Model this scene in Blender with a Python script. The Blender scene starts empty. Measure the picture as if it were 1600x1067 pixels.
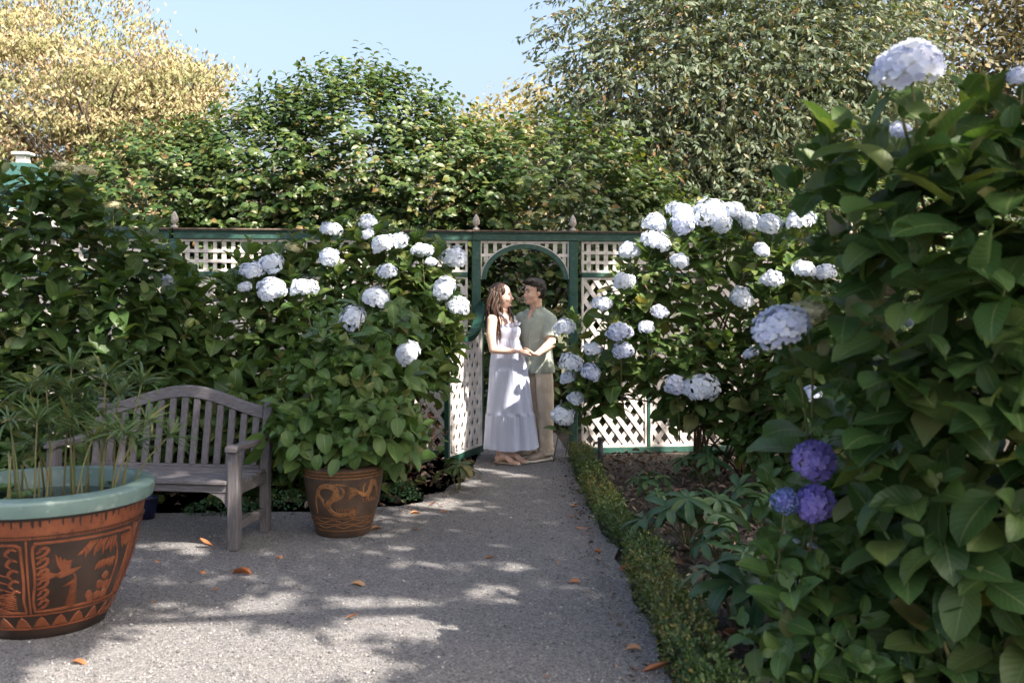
import bpy, bmesh, math, random
import numpy as np
from mathutils import Vector, Matrix

R = math.radians
random.seed(7)
rng = np.random.default_rng(11)
SC = bpy.context.scene
COL = SC.collection

# ------------------------------------------------------------------ camera, sky, sun, exposure
CAM_H, FPX, HZ = 1.565, 1556.0, 466.0          # eye height, focal length and horizon row of the 1600 px photograph
cam = bpy.data.cameras.new('camera'); cam_o = bpy.data.objects.new('camera', cam); COL.objects.link(cam_o)
cam_o.location = (0, 0, CAM_H); cam_o.rotation_euler = (R(90), 0, 0)
cam.sensor_width = 36; cam.lens = 36 * FPX / 1600; cam.shift_y = -(533.5 - HZ) / 1600
cam.clip_start = 0.05; cam.clip_end = 2000
cam.dof.use_dof = True; cam.dof.focus_distance = 9.6; cam.dof.aperture_fstop = 3.2
SC.camera = cam_o

SUN = Vector((0.50, -0.42, 0.757)).normalized()  # direction towards the sun: high, from the right and behind the camera
world = bpy.data.worlds.new('World'); SC.world = world; world.use_nodes = True
nt = world.node_tree
sky = nt.nodes.new('ShaderNodeTexSky'); sky.sky_type = 'NISHITA'; sky.sun_disc = False
sky.sun_elevation = math.asin(SUN.z); sky.sun_rotation = math.atan2(SUN.x, SUN.y)
sky.air_density = 1.0; sky.dust_density = 8.0; sky.ozone_density = 0.5
bg = nt.nodes['Background']; bg.inputs[1].default_value = 0.15
nt.links.new(sky.outputs[0], bg.inputs[0])
sl = bpy.data.lights.new('sun', 'SUN'); sl.energy = 5.0; sl.angle = R(0.55); sl.color = (1.0, 0.885, 0.75)
so = bpy.data.objects.new('sun', sl); COL.objects.link(so); so.location = (8, -4, 12)
so.rotation_euler = SUN.to_track_quat('Z', 'Y').to_euler()
vs = SC.view_settings
vs.view_transform = 'Standard'; vs.look = 'None'; vs.gamma = 1.0; vs.use_curve_mapping = False
vs.exposure = 1.58
SC.cycles.max_bounces = 8; SC.cycles.transparent_max_bounces = 8
SC.cycles.sample_clamp_indirect = 6

# ------------------------------------------------------------------ helpers
def P(px, py, Y):
    return Vector(((px - 800) * Y / FPX, Y, CAM_H - (py - HZ) * Y / FPX))
def G(px, py, z=0.0):
    Y = (CAM_H - z) * FPX / (py - HZ)
    return Vector(((px - 800) * Y / FPX, Y, z))

def thing(name, label, cat, loc=(0, 0, 0), group=None):
    o = bpy.data.objects.new(name, None); COL.objects.link(o)
    o.empty_display_size = 0.1; o.location = loc
    o['label'] = label; o['category'] = cat
    if group: o['group'] = group
    return o
def tag(o, label, cat, group=None):
    o['label'] = label; o['category'] = cat
    if group: o['group'] = group
    return o
def wloc(o):
    v = Vector(o.location)
    if o.parent: v += wloc(o.parent)
    return v
def link(name, me, parent=None, mat=None, kind=None):
    """object from world-space mesh data; the parent is an unrotated Empty or mesh, so only its place is taken off"""
    o = bpy.data.objects.new(name, me); COL.objects.link(o)
    if mat is not None and len(me.materials) == 0: me.materials.append(mat)
    if parent is not None:
        o.parent = parent; o.location = -wloc(parent)
    if kind: o['kind'] = kind
    return o
def mesh_np(name, V, F, uv=None, rnd=None, smooth=True):
    """V (n,3), F (m,k) with one k"""
    me = bpy.data.meshes.new(name)
    V = np.asarray(V, dtype=np.float32); F = np.asarray(F, dtype=np.int32)
    m, k = F.shape
    me.vertices.add(len(V)); me.vertices.foreach_set('co', V.ravel())
    me.loops.add(m * k); me.loops.foreach_set('vertex_index', F.ravel())
    me.polygons.add(m)
    me.polygons.foreach_set('loop_start', np.arange(0, m * k, k, dtype=np.int32))
    me.polygons.foreach_set('loop_total', np.full(m, k, dtype=np.int32))
    if smooth: me.polygons.foreach_set('use_smooth', np.ones(m, dtype=bool))
    if uv is not None:
        l = me.uv_layers.new(name='uv'); l.data.foreach_set('uv', np.asarray(uv, np.float32)[F.ravel()].ravel())
    if rnd is not None:
        a = me.attributes.new('rnd', 'FLOAT', 'POINT'); a.data.foreach_set('value', np.asarray(rnd, np.float32))
    me.update(calc_edges=True); me.validate()
    return me

class MB:
    def __init__(s): s.v = []; s.f = []
    def add(s, vs_, fs):
        b = len(s.v); s.v.extend([tuple(v) for v in vs_]); s.f.extend([tuple(i + b for i in f) for f in fs]); return s
    def box(s, x0, x1, y0, y1, z0, z1, M=None):
        c = [Vector((x, y, z)) for z in (z0, z1) for y in (y0, y1) for x in (x0, x1)]
        if M is not None: c = [M @ p for p in c]
        return s.add(c, [(0, 2, 3, 1), (4, 5, 7, 6), (0, 1, 5, 4), (1, 3, 7, 5), (3, 2, 6, 7), (2, 0, 4, 6)])
    def prism(s, poly, w0, w1, M):
        """poly in (u,v); extruded along w; M maps (u,w,v) to the world"""
        n = len(poly); c = [M @ Vector((u, w0, v)) for u, v in poly] + [M @ Vector((u, w1, v)) for u, v in poly]
        f = [tuple(range(n)), tuple(range(2 * n - 1, n - 1, -1))] + [(i, i + n, (i + 1) % n + n, (i + 1) % n) for i in range(n)]
        return s.add(c, f)
    def tube(s, pts, rad, n=8, rad2=None, side=None, cap=True):
        """tapered tube; rad along 'side', rad2 across it"""
        pts = [Vector(p) for p in pts]; k = len(pts)
        if not hasattr(rad, '__len__'): rad = [rad] * k
        if rad2 is None: rad2 = rad
        elif not hasattr(rad2, '__len__'): rad2 = [rad2] * k
        vs_ = []; A = Vector(side).normalized() if side is not None else None
        for i, p in enumerate(pts):
            t = (pts[min(i + 1, k - 1)] - pts[max(i - 1, 0)]).normalized()
            if A is None:
                A = t.orthogonal().normalized()
            a = (A - t * A.dot(t))
            if a.length < 1e-5: a = t.orthogonal()
            a.normalize(); b = t.cross(a); A = a if side is None else A
            for j in range(n):
                th = 2 * math.pi * j / n
                vs_.append(p + a * (math.cos(th) * rad[i]) + b * (math.sin(th) * rad2[i]))
        f = [(i * n + j, i * n + (j + 1) % n, (i + 1) * n + (j + 1) % n, (i + 1) * n + j) for i in range(k - 1) for j in range(n)]
        if cap:
            f.append(tuple(range(n - 1, -1, -1))); f.append(tuple((k - 1) * n + j for j in range(n)))
        return s.add(vs_, f)
    def lathe(s, prof, c=(0, 0, 0), n=32, cap0=True, cap1=True):
        c = Vector(c); k = len(prof)
        vs_ = [c + Vector((r * math.cos(2 * math.pi * j / n), r * math.sin(2 * math.pi * j / n), z)) for r, z in prof for j in range(n)]
        f = [(i * n + j, i * n + (j + 1) % n, (i + 1) * n + (j + 1) % n, (i + 1) * n + j) for i in range(k - 1) for j in range(n)]
        if cap0: f.append(tuple(range(n - 1, -1, -1)))
        if cap1: f.append(tuple((k - 1) * n + j for j in range(n)))
        return s.add(vs_, f)
    def ell(s, c, r, M=None, nu=14, nv=9):
        c = Vector(c); vs_ = []
        for i in range(nv + 1):
            ph = math.pi * i / nv
            for j in range(nu):
                th = 2 * math.pi * j / nu
                p = c + Vector((r[0] * math.sin(ph) * math.cos(th), r[1] * math.sin(ph) * math.sin(th), -r[2] * math.cos(ph)))
                vs_.append(M @ p if M is not None else p)
        f = [(i * nu + j, i * nu + (j + 1) % nu, (i + 1) * nu + (j + 1) % nu, (i + 1) * nu + j) for i in range(nv) for j in range(nu)]
        return s.add(vs_, f)
    def mesh(s, name, smooth=False, bevel=0):
        me = bpy.data.meshes.new(name); me.from_pydata(s.v, [], s.f)
        bm = bmesh.new(); bm.from_mesh(me)
        bmesh.ops.remove_doubles(bm, verts=bm.verts, dist=1e-6)
        bmesh.ops.recalc_face_normals(bm, faces=bm.faces)
        if bevel:
            bmesh.ops.bevel(bm, geom=[e for e in bm.edges if e.calc_face_angle(0) > 0.5], offset=bevel, segments=1, affect='EDGES', clamp_overlap=True)
        bm.to_mesh(me); bm.free()
        if smooth: me.polygons.foreach_set('use_smooth', np.ones(len(me.polygons), dtype=bool))
        me.update(); return me
    def obj(s, name, mat, parent=None, smooth=False, bevel=0, kind=None):
        return link(name, s.mesh(name, smooth, bevel), parent, mat, kind)

def remesh(mb, voxel, smooth_it=4, factor=0.5, disp=0, dscale=0.06):
    me = mb.mesh('tmp'); o = bpy.data.objects.new('tmp', me); sc2 = bpy.data.scenes.new('shaping'); sc2.collection.objects.link(o)
    m = o.modifiers.new('r', 'REMESH'); m.mode = 'VOXEL'; m.voxel_size = voxel; m.use_smooth_shade = True
    if smooth_it:
        m = o.modifiers.new('s', 'SMOOTH'); m.iterations = smooth_it; m.factor = factor
    vl = sc2.view_layers[0]; vl.update(); dg = vl.depsgraph
    out = bpy.data.meshes.new_from_object(o.evaluated_get(dg))
    bpy.data.objects.remove(o); bpy.data.meshes.remove(me); bpy.data.scenes.remove(sc2)
    out.materials.clear()
    if disp:
        from mathutils import noise as mn
        nv = len(out.vertices); co = np.empty(nv * 3, np.float32); no = np.empty(nv * 3, np.float32)
        out.vertices.foreach_get('co', co); out.vertices.foreach_get('normal', no); co = co.reshape(-1, 3); no = no.reshape(-1, 3)
        amt = np.array([mn.noise((x / dscale, y / dscale, z * 0.8 / dscale)) for x, y, z in co.tolist()], np.float32)
        out.vertices.foreach_set('co', (co + no * (disp * amt)[:, None]).ravel()); out.update()
    out.polygons.foreach_set('use_smooth', np.ones(len(out.polygons), dtype=bool))
    return out

def spline(pts, n):
    """Catmull-Rom through pts"""
    pts = [Vector(p) for p in pts]; q = [pts[0] * 2 - pts[1]] + pts + [pts[-1] * 2 - pts[-2]]
    out = []; k = len(pts) - 1
    for i in range(n):
        t = i / (n - 1) * k; s = min(int(t), k - 1); u = t - s
        a, b, c, d = q[s:s + 4]
        out.append(0.5 * ((2 * b) + (c - a) * u + (2 * a - 5 * b + 4 * c - d) * u * u + (3 * b - a - 3 * c + d) * u ** 3))
    return out

# ------------------------------------------------------------------ materials
def new_mat(name):
    m = bpy.data.materials.new(name); m.use_nodes = True
    return m, m.node_tree, m.node_tree.nodes['Principled BSDF']
def nd(t, typ, **kw):
    n = t.nodes.new(typ)
    for k, v in kw.items(): setattr(n, k, v)
    return n
def mixc(t, fac, a, b, blend='MIX'):
    n = nd(t, 'ShaderNodeMix', data_type='RGBA', blend_type=blend)
    for sock, v in ((n.inputs['Factor'], fac), (n.inputs[6], a), (n.inputs[7], b)):
        if hasattr(v, 'is_linked'): t.links.new(v, sock)
        elif isinstance(v, (int, float)): sock.default_value = v
        else: sock.default_value = (*v, 1)
    return n.outputs[2]
def math_n(t, op, a, b=None, c=None, clamp=False):
    n = nd(t, 'ShaderNodeMath', operation=op, use_clamp=clamp)
    for i, v in enumerate((a, b, c)):
        if v is None: continue
        if hasattr(v, 'is_linked'): t.links.new(v, n.inputs[i])
        else: n.inputs[i].default_value = v
    return n.outputs[0]
def noise(t, scale, detail=3, rough=0.6, vec=None, stretch=None):
    n = nd(t, 'ShaderNodeTexNoise'); n.inputs['Scale'].default_value = scale
    n.inputs['Detail'].default_value = detail; n.inputs['Roughness'].default_value = rough
    if vec is None:
        tc = nd(t, 'ShaderNodeTexCoord'); vec = tc.outputs['Object']
    if stretch:
        mp = nd(t, 'ShaderNodeMapping'); mp.inputs['Scale'].default_value = stretch; t.links.new(vec, mp.inputs[0]); vec = mp.outputs[0]
    t.links.new(vec, n.inputs['Vector']); return n.outputs['Fac']
def ramp(t, fac, lo, hi):
    n = nd(t, 'ShaderNodeMapRange'); n.inputs[1].default_value = lo; n.inputs[2].default_value = hi
    t.links.new(fac, n.inputs[0]); return n.outputs[0]
def bump(t, b, h, strength, dist):
    n = nd(t, 'ShaderNodeBump'); n.inputs['Strength'].default_value = strength; n.inputs['Distance'].default_value = dist
    t.links.new(h, n.inputs['Height']); t.links.new(n.outputs[0], b.inputs['Normal'])

def surf(name, a, b, scale=12, rough=0.6, bump_s=0.0, bump_d=0.004, stretch=None, lo=0.35, hi=0.65, spec=0.4, c=None, cscale=60):
    m, t, p = new_mat(name)
    f = noise(t, scale, 4, 0.6, stretch=stretch)
    col = mixc(t, ramp(t, f, lo, hi), a, b)
    f2 = noise(t, cscale, 3, 0.6, stretch=stretch)
    if c is not None: col = mixc(t, ramp(t, f2, 0.55, 0.68), col, c)
    t.links.new(col, p.inputs['Base Color'])
    p.inputs['Roughness'].default_value = rough; p.inputs['Specular IOR Level'].default_value = spec
    if bump_s: bump(t, p, f2, bump_s, bump_d)
    return m

def leaf_mat(name, cols, vein=None, rough=0.45, spec=0.4, trans=0.28, tcol=(1.5, 1.35, 0.6), edge=None, nveins=9, objrnd=True):
    """cols: list of (position, rgb) over a random number per leaf"""
    m, t, p = new_mat(name)
    at = nd(t, 'ShaderNodeAttribute', attribute_name='rnd'); oi = nd(t, 'ShaderNodeObjectInfo')
    r = math_n(t, 'FRACT', math_n(t, 'ADD', at.outputs['Fac'], math_n(t, 'MULTIPLY', oi.outputs['Random'], 0.999 if objrnd else 0.0)))
    cr = nd(t, 'ShaderNodeValToRGB'); e = cr.color_ramp.elements
    while len(e) < len(cols): e.new(0.5)
    for i, (q, c) in enumerate(cols): e[i].position = q; e[i].color = (*c, 1)
    t.links.new(r, cr.inputs[0]); col = cr.outputs[0]
    if vein is not None:
        uvn = nd(t, 'ShaderNodeUVMap', uv_map='uv'); sp = nd(t, 'ShaderNodeSeparateXYZ'); t.links.new(uvn.outputs[0], sp.inputs[0])
        av = math_n(t, 'ABSOLUTE', math_n(t, 'SUBTRACT', sp.outputs[1], 0.5))
        mid = math_n(t, 'LESS_THAN', av, 0.022)
        fr = math_n(t, 'FRACT', math_n(t, 'SUBTRACT', math_n(t, 'MULTIPLY', sp.outputs[0], nveins), math_n(t, 'MULTIPLY', av, 4.6)))
        tri = math_n(t, 'ABSOLUTE', math_n(t, 'SUBTRACT', fr, 0.5))
        sv = ramp(t, tri, 0.12, 0.0)
        msk = math_n(t, 'MAXIMUM', mid, math_n(t, 'MULTIPLY', sv, 0.35), clamp=True)
        col = mixc(t, msk, col, vein)
        bump(t, p, math_n(t, 'MULTIPLY', tri, -1.0), 0.35, 0.004)
    t.links.new(col, p.inputs['Base Color'])
    p.inputs['Roughness'].default_value = rough; p.inputs['Specular IOR Level'].default_value = spec
    tr = nd(t, 'ShaderNodeBsdfTranslucent')
    t.links.new(mixc(t, 1.0, col, tcol, 'MULTIPLY'), tr.inputs[0])
    mx = nd(t, 'ShaderNodeMixShader'); mx.inputs[0].default_value = trans
    out = t.nodes['Material Output']
    t.links.new(p.outputs[0], mx.inputs[1]); t.links.new(tr.outputs[0], mx.inputs[2]); t.links.new(mx.outputs[0], out.inputs[0])
    return m

M = {}
M['green'] = surf('green_paint', (0.022, 0.075, 0.062), (0.038, 0.105, 0.088), 9, 0.45, 0.15, 0.002, c=(0.07, 0.13, 0.11), cscale=30)
M['dgreen'] = surf('gate_green_paint', (0.010, 0.048, 0.034), (0.018, 0.07, 0.05), 9, 0.38, 0.1, 0.002)
M['white'] = surf('white_lattice_paint', (0.82, 0.785, 0.765), (0.68, 0.645, 0.62), 5, 0.6, 0.3, 0.002, c=(0.47, 0.43, 0.38), cscale=24)
M['capwood'] = surf('weathered_cap_board', (0.10, 0.075, 0.06), (0.16, 0.12, 0.09), 20, 0.9, 0.5, 0.004)
M['finial'] = surf('peeling_white_finial', (0.55, 0.5, 0.46), (0.36, 0.32, 0.29), 45, 0.8, 0.4, 0.003, c=(0.22, 0.19, 0.17), cscale=90)
M['wood_h'] = surf('silvered_teak_long', (0.090, 0.085, 0.096), (0.150, 0.145, 0.160), 9, 0.85, 0.6, 0.003, stretch=(1.2, 14, 14), c=(0.09, 0.08, 0.075), cscale=8)
M['wood_v'] = surf('silvered_teak_upright', (0.085, 0.080, 0.087), (0.145, 0.139, 0.154), 9, 0.85, 0.6, 0.003, stretch=(14, 14, 1.2), c=(0.09, 0.08, 0.075), cscale=8)
M['wood_y'] = surf('silvered_teak_deep', (0.085, 0.080, 0.087), (0.141, 0.134, 0.145), 9, 0.85, 0.6, 0.003, stretch=(14, 1.2, 14), c=(0.09, 0.08, 0.075), cscale=8)
M['bark'] = surf('grey_bark', (0.10, 0.085, 0.07), (0.19, 0.17, 0.15), 14, 0.9, 0.7, 0.01, stretch=(3, 3, 0.7))
M['darkbark'] = surf('dark_bark', (0.045, 0.034, 0.026), (0.09, 0.07, 0.055), 14, 0.9, 0.7, 0.01, stretch=(3, 3, 0.7))
M['stem'] = surf('green_stem', (0.10, 0.14, 0.05), (0.15, 0.12, 0.06), 25, 0.6)
M['cane'] = surf('brown_cane', (0.11, 0.065, 0.045), (0.17, 0.11, 0.07), 25, 0.8)
M['iron'] = surf('dark_standpipe_metal', (0.06, 0.065, 0.07), (0.11, 0.11, 0.115), 30, 0.55, 0.2, 0.002)
M['iron'].node_tree.nodes['Principled BSDF'].inputs['Metallic'].default_value = 0.4

def gravel_mat():
    m, t, p = new_mat('grey_gravel')
    tc = nd(t, 'ShaderNodeTexCoord'); v = tc.outputs['Object']
    big = noise(t, 0.9, 4, 0.6, v); midn = noise(t, 9, 4, 0.7, v)
    vo = nd(t, 'ShaderNodeTexVoronoi'); vo.inputs['Scale'].default_value = 110; t.links.new(v, vo.inputs['Vector'])
    sp = nd(t, 'ShaderNodeSeparateColor'); t.links.new(vo.outputs['Color'], sp.inputs[0])
    col = mixc(t, ramp(t, sp.outputs[0], 0.1, 0.95), (0.105, 0.109, 0.122), (0.32, 0.318, 0.328))
    col = mixc(t, ramp(t, big, 0.35, 0.7), col, (0.34, 0.31, 0.28), 'MIX') if False else mixc(t, 0.35, col, mixc(t, ramp(t, big, 0.3, 0.7), (0.16, 0.168, 0.185), (0.26, 0.25, 0.24)))
    col = mixc(t, math_n(t, 'MULTIPLY', ramp(t, midn, 0.45, 0.75), 0.35), col, (0.17, 0.155, 0.145))
    t.links.new(col, p.inputs['Base Color']); p.inputs['Roughness'].default_value = 0.95; p.inputs['Specular IOR Level'].default_value = 0.15
    h = math_n(t, 'ADD', math_n(t, 'MULTIPLY', vo.outputs['Distance'], -1.0), math_n(t, 'MULTIPLY', midn, 1.5))
    bump(t, p, h, 0.9, 0.012)
    return m
M['gravel'] = gravel_mat()
M['stone'] = leaf_mat('gravel_stone', [(0, (0.09, 0.092, 0.10)), (0.5, (0.21, 0.21, 0.22)), (0.92, (0.31, 0.305, 0.305)), (1, (0.45, 0.435, 0.42))], rough=0.9, spec=0.2, trans=0.0)
M['soil'] = surf('mulched_soil', (0.028, 0.023, 0.020), (0.07, 0.06, 0.052), 5, 0.95, 0.9, 0.03, c=(0.12, 0.105, 0.095), cscale=55)
M['lawn'] = surf('far_ground', (0.05, 0.05, 0.03), (0.07, 0.08, 0.035), 1.5, 0.95)

M['hyd'] = leaf_mat('hydrangea_leaf', [(0, (0.052, 0.115, 0.03)), (0.45, (0.080, 0.15, 0.04)), (0.8, (0.115, 0.175, 0.052)), (0.95, (0.155, 0.19, 0.062)), (1, (0.19, 0.18, 0.07))], vein=(0.18, 0.23, 0.09), rough=0.45, trans=0.34)
M['hydA'] = leaf_mat('dark_hydrangea_leaf', [(0, (0.036, 0.088, 0.024)), (0.5, (0.058, 0.115, 0.032)), (0.85, (0.085, 0.14, 0.04)), (1, (0.13, 0.155, 0.055))], vein=(0.13, 0.18, 0.07), rough=0.45, trans=0.34)
M['hydpot'] = leaf_mat('potted_hydrangea_leaf', [(0, (0.055, 0.125, 0.03)), (0.6, (0.08, 0.155, 0.042)), (0.92, (0.11, 0.175, 0.05)), (1, (0.17, 0.17, 0.06))], vein=(0.17, 0.23, 0.09), rough=0.42, trans=0.27)
M['hydnear'] = leaf_mat('near_hydrangea_leaf', [(0, (0.028, 0.075, 0.021)), (0.5, (0.048, 0.105, 0.03)), (0.8, (0.078, 0.13, 0.038)), (0.95, (0.115, 0.15, 0.046)), (1, (0.155, 0.145, 0.055))], vein=(0.13, 0.175, 0.07), rough=0.46, trans=0.34)
M['cam'] = leaf_mat('camellia_leaf', [(0, (0.026, 0.062, 0.018)), (0.45, (0.046, 0.088, 0.022)), (0.8, (0.078, 0.118, 0.03)), (0.96, (0.125, 0.15, 0.042)), (1, (0.18, 0.12, 0.05))], rough=0.4, spec=0.36, trans=0.26)
M['tan'] = leaf_mat('turning_maple_leaf', [(0, (0.148, 0.176, 0.074)), (0.35, (0.246, 0.246, 0.119)), (0.65, (0.328, 0.283, 0.164)), (0.88, (0.369, 0.275, 0.184)), (1, (0.320, 0.197, 0.123))], rough=0.6, spec=0.25, trans=0.33, tcol=(1.1, 1.02, 0.8), objrnd=False)
M['weep'] = leaf_mat('grey_green_narrow_leaf', [(0, (0.06, 0.095, 0.062)), (0.5, (0.09, 0.125, 0.082)), (0.88, (0.125, 0.15, 0.10)), (0.97, (0.21, 0.19, 0.11)), (1, (0.28, 0.15, 0.08))], rough=0.55, spec=0.3, trans=0.28)
M['farA'] = leaf_mat('far_yellow_leaf', [(0, (0.17, 0.17, 0.08)), (0.6, (0.28, 0.25, 0.12)), (1, (0.36, 0.27, 0.14))], rough=0.6, trans=0.35, objrnd=False)
M['farB'] = leaf_mat('far_olive_leaf', [(0, (0.075, 0.08, 0.045)), (0.5, (0.12, 0.115, 0.065)), (0.9, (0.20, 0.165, 0.085)), (1, (0.26, 0.18, 0.09))], rough=0.6, trans=0.25, objrnd=False)
M['shade'] = leaf_mat('shade_tree_leaf', [(0, (0.03, 0.06, 0.02)), (1, (0.06, 0.09, 0.03))], rough=0.5, trans=0.12)
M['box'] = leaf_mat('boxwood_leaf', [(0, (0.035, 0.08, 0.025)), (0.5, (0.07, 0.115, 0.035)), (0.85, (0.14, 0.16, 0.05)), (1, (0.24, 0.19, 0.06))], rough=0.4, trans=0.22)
M['hell'] = leaf_mat('hellebore_leaf', [(0, (0.03, 0.085, 0.038)), (0.7, (0.05, 0.115, 0.045)), (1, (0.08, 0.135, 0.05))], vein=(0.11, 0.17, 0.08), rough=0.38, spec=0.45, trans=0.2, nveins=12)
M['helly'] = leaf_mat('drooping_hellebore_leaf', [(0, (0.03, 0.065, 0.02)), (0.7, (0.06, 0.09, 0.03)), (1, (0.16, 0.13, 0.04))], vein=(0.12, 0.14, 0.06), rough=0.4, spec=0.5, trans=0.2, nveins=12)
M['pap'] = leaf_mat('papyrus_blade', [(0, (0.06, 0.12, 0.04)), (0.6, (0.09, 0.15, 0.055)), (0.9, (0.13, 0.16, 0.06)), (1, (0.19, 0.17, 0.07))], rough=0.4, trans=0.25)
M['cover'] = leaf_mat('ground_cover_leaf', [(0, (0.025, 0.075, 0.03)), (1, (0.05, 0.12, 0.045))], rough=0.5, trans=0.2)
M['litter'] = leaf_mat('dead_leaf', [(0, (0.06, 0.045, 0.038)), (0.4, (0.125, 0.10, 0.085)), (0.8, (0.22, 0.175, 0.145)), (0.95, (0.30, 0.22, 0.18)), (1, (0.32, 0.12, 0.06))], rough=0.75, spec=0.25, trans=0.08)
M['fallen'] = leaf_mat('fallen_orange_leaf', [(0, (0.30, 0.11, 0.045)), (0.5, (0.42, 0.19, 0.09)), (1, (0.33, 0.20, 0.12))], vein=(0.2, 0.09, 0.05), rough=0.6, spec=0.3, trans=0.1)
M['lettuce'] = leaf_mat('water_lettuce', [(0, (0.07, 0.15, 0.06)), (1, (0.13, 0.2, 0.09))], vein=(0.17, 0.25, 0.13), rough=0.6, trans=0.2)
M['petal'] = leaf_mat('white_petal', [(0, (0.70, 0.77, 0.92)), (0.5, (0.77, 0.83, 0.94)), (1, (0.83, 0.87, 0.94))], rough=0.6, spec=0.2, trans=0.25, tcol=(1, 1, 1))
M['petalcool'] = leaf_mat('pale_blue_petal', [(0, (0.52, 0.58, 0.82)), (0.5, (0.66, 0.72, 0.9)), (1, (0.76, 0.8, 0.9))], rough=0.6, spec=0.2, trans=0.3, tcol=(1, 1, 1))
M['petalgreen'] = leaf_mat('fading_cream_petal', [(0, (0.30, 0.33, 0.16)), (0.5, (0.46, 0.43, 0.25)), (1, (0.55, 0.52, 0.36))], rough=0.65, spec=0.2, trans=0.25, tcol=(1, 1, 1))
M['violet'] = leaf_mat('violet_blue_petal', [(0, (0.19, 0.16, 0.52)), (0.6, (0.27, 0.23, 0.62)), (1, (0.34, 0.29, 0.68))], rough=0.55, spec=0.25, trans=0.25, tcol=(1, 1, 1.1))
M['blue'] = leaf_mat('clear_blue_petal', [(0, (0.13, 0.19, 0.48)), (0.6, (0.19, 0.26, 0.56)), (1, (0.27, 0.34, 0.64))], rough=0.55, spec=0.25, trans=0.25, tcol=(1, 1, 1.1))
M['core'] = surf('flower_core', (0.55, 0.6, 0.6), (0.68, 0.72, 0.74), 60, 0.8)
M['corev'] = surf('violet_core', (0.15, 0.12, 0.42), (0.2, 0.17, 0.5), 60, 0.8)
M['dried'] = leaf_mat('dried_pink_bract', [(0, (0.24, 0.09, 0.06)), (0.6, (0.40, 0.19, 0.14)), (1, (0.55, 0.36, 0.28))], rough=0.7, trans=0.25, tcol=(1, .9, .8))

# ------------------------------------------------------------------ leaf shapes and the foliage system
def leaf_shape(W, segl, segw, curve, fold, p=0.62, q=0.8, wave=0.0, petiole=0.1, tip=0.0, twist=0.0, ser=0.0):
    """unit leaf: +X along, +Z upper face. curve: droop; fold: V along the midrib"""
    ts = np.linspace(0, 1, segl + 1); vv = np.linspace(-1, 1, segw + 1)
    prof = (ts + 1e-6) ** p * (1 - ts + 1e-6) ** q; prof = prof / prof.max() * W
    prof = prof * (1 - tip * np.clip((ts - 0.8) / 0.2, 0, 1))
    prof[-1] = W * 0.01; prof[0] = W * 0.04
    V = []; UV = []
    ang = -curve * ts ** 1.2
    cx = np.concatenate([[0], np.cumsum(np.cos((ang[1:] + ang[:-1]) / 2) / segl)]) ; cz = np.concatenate([[0], np.cumsum(np.sin((ang[1:] + ang[:-1]) / 2) / segl)])
    for i, t in enumerate(ts):
        for v in vv:
            w = prof[i]
            if ser and abs(v) == 1 and 0 < i < segl: w *= 1 + ser * (1 if i % 2 else -1)
            y = v * w; z = abs(v) ** 1.3 * w * fold + wave * w * math.sin(t * 9 + (1.7 if v > 0 else 0)) * abs(v)
            a = twist * t
            y, z = y * math.cos(a) - z * math.sin(a), y * math.sin(a) + z * math.cos(a)
            nx, nz = -math.sin(ang[i]), math.cos(ang[i])
            V.append((petiole + (1 - petiole) * (cx[i] + nx * z), y, (1 - petiole) * cz[i] + nz * z)); UV.append((t, v / 2 + 0.5))
    k = segw + 1
    F = [(i * k + j, (i + 1) * k + j, (i + 1) * k + j + 1, i * k + j + 1) for i in range(segl) for j in range(segw)]
    if petiole > 0.02:
        b = len(V); c = segw // 2
        w = 0.018
        V += [(0, -w, 0), (0, w, 0), (petiole + 0.02, w, 0.002), (petiole + 0.02, -w, 0.002)]; UV += [(0, .5)] * 4
        F.append((b, b + 3, b + 2, b + 1))
    return np.array(V, np.float32), np.array(F, np.int32), np.array(UV, np.float32)

HYD = [leaf_shape(0.275, 6, 4, c, f, 0.62, 0.82, wave=w, petiole=0.12, twist=tw, ser=0.03) for c, f, w, tw in
       ((0.5, 0.30, 0.05, 0.1), (0.9, 0.22, 0.06, -0.15), (0.25, 0.45, 0.05, 0.0), (1.25, 0.34, 0.04, 0.2), (0.7, 0.14, 0.09, -0.25))]
HYDS = [leaf_shape(0.27, 3, 2, c, f, 0.62, 0.8, petiole=0.01) for c, f in ((0.5, 0.25), (1.0, 0.2))]
CAM = [leaf_shape(0.25, 3, 2, c, f, 0.7, 0.7, petiole=0.01) for c, f in ((0.6, 0.25), (1.1, 0.3), (0.3, 0.35))]
SMALL = [leaf_shape(0.28, 2, 2, c, f, 0.7, 0.7, petiole=0.0) for c, f in ((0.5, 0.3), (0.9, 0.2))]
FLAT = [leaf_shape(0.27, 2, 1, c, 0.0, 0.7, 0.7, petiole=0.0, twist=tw) for c, tw in ((0.6, 0.3), (1.1, -0.4))]
NARROW = [leaf_shape(0.19, 2, 1, c, 0.0, 0.75, 0.85, petiole=0.0, twist=tw) for c, tw in ((0.5, 0.3), (1.0, -0.5), (0.2, 0.2))]
PALM = [leaf_shape(0.20, 2, 1, c, 0.0, 0.8, 1.0, petiole=0.0, twist=tw) for c, tw in ((0.7, 0.3), (1.2, -0.3), (0.3, 0.1))]
HELL = [leaf_shape(0.155, 7, 2, c, f, 0.85, 0.62, petiole=0.02, ser=0.03) for c, f in ((0.8, 0.3), (1.4, 0.25), (0.4, 0.4))]
BLADE = [leaf_shape(0.037, 5, 2, c, 0.5, 0.5, 0.6, petiole=0.0) for c in (0.35, 0.8, 1.2)]
ROUND = [leaf_shape(0.46, 4, 2, c, f, 0.5, 0.35, wave=0.15, petiole=0.05) for c, f in ((-0.5, 0.3), (0.3, 0.2))]
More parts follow.
